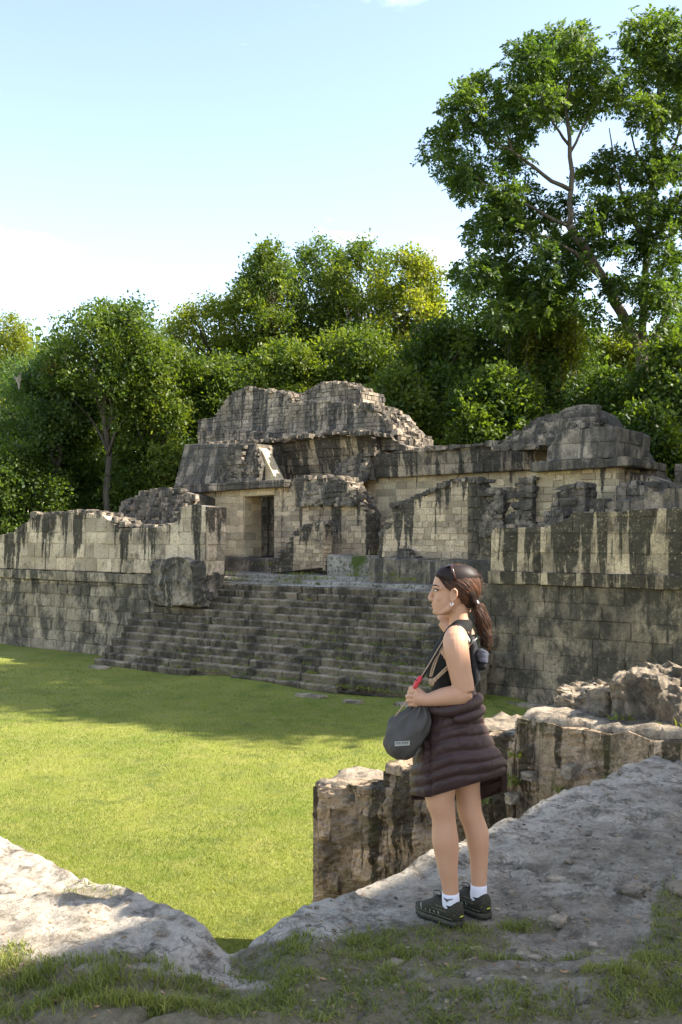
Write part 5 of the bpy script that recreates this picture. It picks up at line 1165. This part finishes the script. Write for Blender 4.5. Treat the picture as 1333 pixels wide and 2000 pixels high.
def shoe(ank, dirv, near):
    fx = Vector((dirv[0], dirv[1], 0)).normalized(); sd = Vector((-fx.y, fx.x, 0)); L = 0.262; org = Vector((ank[0], ank[1], TZ)) - fx * 0.062
    G = lambda x, y, z: org + fx * x + sd * y + Vector((0, 0, z))
    ts = [0, .03, .08, .16, .25, .33, .42, .50, .58, .66, .75, .84, .92, .97, 1.0]
    wd = [.014, .029, .038, .042, .042, .041, .041, .043, .046, .049, .051, .048, .039, .026, .009]
    tp = [.074, .100, .112, .108, .096, .094, .112, .114, .104, .092, .080, .068, .055, .045, .034]
    V = []; Q = []; seg = 18
    for t_, w, h in zip(ts, wd, tp):
        for k in range(seg):
            a = 2 * math.pi * k / seg; cy, cz = math.cos(a), math.sin(a)
            yy_ = w * math.copysign(abs(cy) ** 0.8, cy) * (1 - (0.10 if t_ < .4 else 0.28) * max(0, cz) ** 2); zz_ = 0.02 + (h - 0.02) * (0.5 + 0.5 * math.copysign(abs(cz) ** 0.8, cz)); V.append(tuple(G(t_ * L, yy_, zz_)))
    n = len(ts)
    for i in range(n - 1):
        for k in range(seg): a = i * seg + k; b = i * seg + (k + 1) % seg; Q.append((a, b, b + seg, a + seg))
    Q.append(tuple(range(seg))[::-1]); Q.append(tuple(range((n - 1) * seg, n * seg)))
    so_ = obj('shoe', np.array(V), Q, M['shoe'], pe, None, True)
    # midsole and outsole
    def slab(z0, z1, ex, name, mat, wave=0.0):
        V = []; Q = []; out = [(t_ * L - (0.004 if t_ == 0 else 0) + (0.006 if t_ == 1 else 0), w + ex) for t_, w in zip(ts, wd)]; loop = [(x, w) for x, w in out] + [(x, -w) for x, w in reversed(out)]
        for z, sh in ((z0, .96), ((z0 + z1) / 2, 1.04), (z1, .97)):
            for x, w in loop:
                spring = 0.016 * max(0, (x / L - .72) / .28) ** 2; V.append(tuple(G(x, w * sh, z + spring + wave * math.sin(x * 160) * (z == (z0 + z1) / 2))))
        m = len(loop)
        for r in range(2):
            for k in range(m): Q.append((r * m + k, r * m + (k + 1) % m, (r + 1) * m + (k + 1) % m, (r + 1) * m + k))
        Q.append(tuple(range(m))[::-1]); Q.append(tuple(range(2 * m, 3 * m))); return obj(name, np.array(V), Q, mat, so_, None, False)
    slab(0.001, 0.012, 0.003, 'outsole', M['sole']); slab(0.0125, 0.030, 0.005, 'midsole', M['sole2'], 0.002)
    # collar trim, tongue, laces, stripes
    cl_ = [G(.032 * math.cos(a) + .052, .034 * math.sin(a), .104 + .010 * math.cos(a) - .012 * math.sin(a) ** 2) for a in np.linspace(0, 2 * math.pi, 19)]
    V, Q = tube(cl_, .0058, 8); obj('collar', np.array(V), Q, M['shoe_trim'], so_, None, True)
    V, Q = tube([G(.100, 0, .104), G(.092, 0, .124), G(.084, 0, .138)], [.014, .016, .012], 8, 0.35, tuple(fx)); obj('tongue', np.array(V), Q, M['shoe_trim'], so_, None, True)
    for k in range(4):
        x = .105 + .018 * k; z = float(np.interp(x / L, ts, tp)); V, Q = tube([G(x, -.022, z - .010), G(x + .003, 0, z + .004), G(x, .022, z - .010)], .0022, 6); obj('lace', np.array(V), Q, M['shoe_trim'], so_, None, True)
    for sg in (-1, 1):
        V, Q = tube([G(.105, sg * .004, .116), G(.112, sg * .020, .143), G(.130, sg * .038, .146), G(.136, sg * .036, .130), G(.118, sg * .018, .118), G(.106, sg * .004, .115)], .0019, 6); obj('lace', np.array(V), Q, M['shoe_trim'], so_, None, True)
        for zz_, x0, x1 in ((.040, .02, .235), (.066, .055, .14), (.082, .07, .12)):
            pp_ = [G(x, sg * float(np.interp(x / L, ts, wd)) * (1.0 if zz_ < .06 else .95), min(zz_, float(np.interp(x / L, ts, tp)) - .012)) for x in np.linspace(x0, x1, 9)]
            V, Q = tube(pp_, .0042, 6, 0.6); obj('side_panel', np.array(V), Q, M['shoe_panel'], so_, None, True)
        for k in range(5):
            x = .10 + .024 * k; w = float(np.interp(x / L, ts, wd)); V, Q = tube([G(x, sg * (w * 1.0), .046), G(x + .006, sg * (w * 0.96), .056), G(x + .014, sg * (w * 0.80), .070)], .0019, 5); obj('stripe', np.array(V), Q, M['stripe'], so_, None, True)
        V, Q = tube([G(.012, sg * .031, .062), G(.034, sg * .0365, .060)], [.002, .002], 5); obj('heel_mark', np.array(V), Q, M['yel'], so_, None, True)
    V, Q = tube([G(-.001, -.010, .052), G(-.003, 0, .052), G(-.001, .010, .052)], .003, 5); obj('heel_mark', np.array(V), Q, M['yel'], so_, None, True)
    return G
na = WP(881, 1760, -.09); fa = WP(935, 1742, .01)
shoe((na.x, na.y), (-0.68, 0.73), True); shoe((fa.x, fa.y), (-0.62, 0.78), False)
for nm, rows in (('sock', [(880.3, 1743, -.09, 16.4), (880.5, 1750, -.09, 16.6), (881, 1760, -.09, 16.8), (881, 1772, -.09, 15.5), (881, 1786, -.09, 13)]), ('sock', [(935.5, 1727, .01, 15.9), (935.5, 1735, .01, 16.1), (935, 1745, .01, 16.4), (934, 1757, .01, 15), (934, 1770, .01, 13)])):
    V, Q = ptube(rows, 22); so2 = obj('sock', np.array(V), Q, M['sock'], pe, None, True)
    if rows[0][0] < 900:  # dark running-bird mark on the near sock
        mk = lambda x, y: (x, y, -.09 - 17.0 * PXM * math.sqrt(max(0, 1 - ((x - 880.8) / 17.0) ** 2)))
        for a, b, c_, w in ((869, 1754, 1757.5, 1.0), ):
            pass
        V, Q = ptube([mk(867, 1753) + (.5,), mk(871, 1757) + (1.5,), mk(875, 1758) + (1.3,), mk(882, 1756.5) + (.9,), mk(886, 1755.5) + (.3,)], 6); obj('sock_mark', np.array(V), Q, M['shoe_trim'], so2, None, True)
        V, Q = ptube([mk(873, 1757) + (1.3,), mk(873, 1760) + (1.0,), mk(874, 1762) + (.4,)], 6); obj('sock_mark', np.array(V), Q, M['shoe_trim'], so2, None, True)

# sunglasses pushed up on the hair
M['frame'] = plain('tortoise_frame', (0.06, 0.018, 0.010), 0.25, 0.5, 120, spec=0.6); M['lens'] = plain('dark_lens', (0.012, 0.012, 0.016), 0.08, 0.1, spec=0.8)
sgx = empty('sunglasses', WP(882, 1108, 0), 'brown sunglasses pushed up on top of the dark hair', 'sunglasses')
for sg in (-1, 1):
    V, Q = ball(876.5, 1104.5, sg * .034, 6.2, 2.0, 11.5, 8); V = [tuple(Vector(v) + Vector((0, 0, -(v[0] - WP(876.5, 0, 0).x) * -0.35))) for v in V]; obj('lens', np.array(V), Q, M['lens'], sgx, None, True)
    V, Q = ptube([(880, 1103.5, sg * .002, 1.5), (882.5, 1103, sg * .032, 1.8), (881.5, 1106, sg * .062, 1.8)], 8); obj('frame', np.array(V), Q, M['frame'], sgx, None, True)
    V, Q = ptube([(880.5, 1104.5, sg * .060, 2.2), (884, 1113, sg * .0795, 2.2), (888, 1125, sg * .086, 1.9), (892, 1137, sg * .0875, 1.4)], 8, 1.4); obj('temple_arm', np.array(V), Q, M['frame'], sgx, None, True)

# drawstring bag in the hand
t = NT('bag_fabric'); p = t.pos(); n1 = t.noise(p, 25, 5, 0.6); n2 = t.noise(p, 240, 3, 0.6); t.col(t.mix(n1, (0.062, 0.057, 0.051), (0.105, 0.096, 0.085))); t.p.inputs['Roughness'].default_value = 0.75; t.bump(t.math('ADD', n1, t.math('MULTIPLY', n2, 0.25)), 0.35, 0.01); M['bag'] = t.m
M['cord'] = plain('tan_cord', (0.42, 0.29, 0.18), 0.8, 0.25, 90, 0.5); M['red'] = plain('red_case', (0.55, 0.05, 0.06), 0.45, 0.1)
bg = empty('drawstring_bag', WP(790, 1484, -.13), 'grey drawstring bag with pale label held in front at the waist', 'bag')
BG = [(1372, 806, 826, .022, -.15), (1379, 803, 830, .028, -.15), (1388, 794, 836, .04, -.148), (1400, 771, 842, .062, -.145), (1410, 762, 843.5, .075, -.142), (1425, 755.5, 838, .088, -.14), (1440, 752, 830, .095, -.14), (1455, 750.5, 822, .095, -.14), (1467, 754, 814, .085, -.14), (1477, 763, 805, .062, -.14), (1484, 775, 794, .03, -.14)]
def gather(x, y, d, th, c, a, hw_, dy):
    f = max(0, 1 - (y - 1372) / 62.0); w = 5.0 * f * math.cos(11 * th + 0.02 * y) * min(1, (y - 1366) / 14) + 1.4 * math.cos(5 * th + y * 0.11) + 1.1 * math.sin(9 * th - y * 0.17)
    return x + w * math.cos(th), y + (x - c) * 0.06, d + w * PXM * math.sin(th)
V, Q = slices(resample(BG, 5), 88, 0.95, True, gather); obj('sack', np.array(V), Q, M['bag'], bg, None, True)
# label patch with dark lettering strokes
M['patch'] = plain('label_grey', (0.44, 0.43, 0.39), 0.8, 0.08, 60); M['ink'] = plain('label_ink', (0.05, 0.05, 0.05), 0.8, 0.1)
def bag_d(x, y):
    r = [q for q in resample(BG, 5)]; ys_ = [q[0] for q in r]; c = (np.interp(y, ys_, [q[1] for q in r]) + np.interp(y, ys_, [q[2] for q in r])) / 2; a = (np.interp(y, ys_, [q[2] for q in r]) - np.interp(y, ys_, [q[1] for q in r])) / 2; hw_ = np.interp(y, ys_, [q[3] for q in r])
    return -.14 - (hw_ + 1.6 * PXM) * math.sqrt(max(0, 1 - ((x - c) / a) ** 2))
def patch(x0, x1, y0, y1, tilt, off, name, mat, par, nx_=8):
    V = []; Q = []
    for i in range(nx_ + 1):
        x = x0 + (x1 - x0) * i / nx_
        for y in (y0, y1): yy_ = y + tilt * (x - 786); V.append(tuple(WP(x, yy_, bag_d(x, yy_) - off)))
    for i in range(nx_ + 1):
        x = x0 + (x1 - x0) * i / nx_
        for y in (y0, y1): yy_ = y + tilt * (x - 786); V.append(tuple(WP(x, yy_, bag_d(x, yy_) - off + .004)))
    b = 2 * (nx_ + 1)
    for i in range(nx_): a = i * 2; Q += [(a, a + 1, a + 3, a + 2), (b + a, b + a + 2, b + a + 3, b + a + 1), (a, a + 2, b + a + 2, b + a), (a + 1, b + a + 1, b + a + 3, a + 3)]
    Q += [(0, b, b + 1, 1), (b - 2, b - 1, 2 * b - 1, 2 * b - 2)]
    return obj(name, np.array(V), Q, mat, par)
lbp = patch(771.5, 801, 1447.5, 1456.5, -0.06, 0.004, 'label', M['patch'], bg)
for k, (xa, w) in enumerate([(773.5, 2.2), (776.8, 1.6), (779.6, 2.4), (783.2, 1.0), (786.0, 2.4), (789.4, 1.8), (792.2, 2.4), (795.6, 2.6)]):
    patch(xa, xa + w * 0.35, 1449.5, 1454, -0.06, 0.0055, 'letter_stroke', M['ink'], lbp, 1); patch(xa, xa + w, 1449.5, 1450.6, -0.06, 0.006, 'letter_stroke', M['ink'], lbp, 1)
def cord(pts, mat, name='cord', r=1.4): V, Q = ptube(resample([q + (r,) for q in pts], 3), 7); return obj(name, np.array(V), Q, M[mat], bg, None, True)
cord([(772, 1400, -.16), (785, 1382, -.168), (798, 1363, -.155), (812, 1340, -.165), (835, 1303, -.165), (856, 1268, -.155), (868, 1248, -.15), (879, 1234, -.15)], 'cord')
cord([(806, 1370, -.155), (812, 1346, -.172), (838, 1304, -.172), (860, 1266, -.162), (872, 1246, -.160)], 'cotton', 'cord', 1.7)
cord([(840, 1322, -.165), (844, 1305, -.168), (851, 1285, -.162), (862, 1262, -.158)], 'cord'); cord([(843, 1322, -.165), (848, 1305, -.168), (855, 1285, -.160), (866, 1262, -.155)], 'cord')
cord([(849, 1326, -.175), (862, 1313, -.172), (877, 1299, -.162), (884, 1292, -.150)], 'cord', r=1.7); cord([(851, 1329, -.175), (864, 1316, -.172), (880, 1302, -.160)], 'cord', r=1.7)
mb = MB()
for k in range(26):   # tassel
    a = R.uniform(2.3, 4.6); L = R.uniform(9, 14); x, y = 848, 1328; V, Q = ptube([(x, y, -.182, 1.3), (x + L * .5 * math.cos(a), y - L * .5 * math.sin(a) * .8 + 1, -.182 - R.uniform(0, .016), 1.7), (x + L * math.cos(a) * .85, y - L * math.sin(a) * .8 + 4, -.182 - R.uniform(-.004, .012), 1.1)], 6); mb.add(V, Q)
V, Q = ball(849, 1328, -.182, 4, 5, 5, 8); mb.add(V, Q); mb.build('tassel', M['cord'], bg, True)['kind'] = 'stuff'
rd = empty('red_case', WP(817, 1342, -.15), 'small red case held in the hand above the grey bag', 'case')
V, Q = ptube([(808, 1348, -.17, 4), (811, 1341, -.17, 8), (816, 1331, -.17, 9), (821, 1324, -.17, 8), (823.5, 1320, -.17, 4)], 12, 0.6); obj('case_body', np.array(V), Q, M['red'], rd, None, True)
V, Q = ptube([(810, 1326, -.182, 1.0), (816, 1331, -.186, 1.0), (823, 1336, -.182, 1.0), (827, 1330, -.175, 1.0)], 6); obj('strap', np.array(V), Q, M['cotton'], rd, None, True)

# backpack: body, straps, bundle
M['pack'] = plain('pack_fabric', (0.022, 0.022, 0.024), 0.75, 0.35, 60, 0.5); M['strap_l'] = plain('strap_grey', (0.30, 0.30, 0.27), 0.6, 0.15, 80); M['bundle'] = plain('grey_cloth', (0.10, 0.105, 0.13), 0.85, 0.3, 50, 0.6, bd=0.01)
bp = empty('backpack', WP(930, 1340, .04), 'dark backpack worn behind the shoulder with grey strap', 'backpack')
PB_ = [(1240, 916, 926, .06, .03), (1250, 913, 932, .10, .03), (1270, 913, 935, .115, .03), (1300, 914, 938, .12, .03), (1325, 916, 938, .115, .03), (1338, 920, 932, .09, .03), (1343, 924, 929, .04, .03)]
V, Q = slices(resample(PB_, 3), 30, 0.8, True, fold); obj('pack_body', np.array(V), Q, M['pack'], bp, None, True)
V, Q = ptube(resample([(868, 1240, -.09, 8), (878, 1228, -.115, 8), (892, 1221, -.125, 8), (905, 1226, -.122, 8), (914, 1240, -.11, 8), (920, 1256, -.08, 7)], 4), 10, 0.28, (0.0, -0.35, 1)); obj('strap', np.array(V), Q, M['pack'], bp, None, True)
V, Q = ptube(resample([(896, 1224, -.150, 5), (905, 1230, -.152, 5), (912, 1242, -.146, 5), (918, 1252, -.13, 4.5)], 4), 8, 0.25, (0.2, -0.6, 1)); obj('strap_webbing', np.array(V), Q, M['strap_l'], bp, None, True)
for k in range(3): V, Q = ptube([(917 + 3 * k, 1262 - 3 * k, -.115, 1.2), (926 + 3 * k, 1250 - 2 * k, -.105, 1.2)], 6); obj('buckle', np.array(V), Q, M['strap_l'], bp, None, True)
V, Q = ptube([(921, 1268, -.12, 2.5), (930, 1258, -.11, 2.5)], 6); obj('buckle', np.array(V), Q, M['pack'], bp, None, True)
for k in range(6):
    V, Q = ptube(resample([(934 + R.uniform(-2, 2), 1272 + k * 3, -.07, 4), (942, 1273 + k * 3.0 + R.uniform(-2, 2), -.085, 4.6), (951 - k * .3, 1277 + k * 3, -.05, 4), (948, 1280 + k * 3, -.01, 3)], 3), 8); obj('cloth_bundle', np.array(V), Q, M['bundle'], bp, None, True)
V, Q = ball(941, 1300, -.04, 11, 10, 12, 10); obj('pouch', np.array(V), Q, M['pack'], bp, None, True)
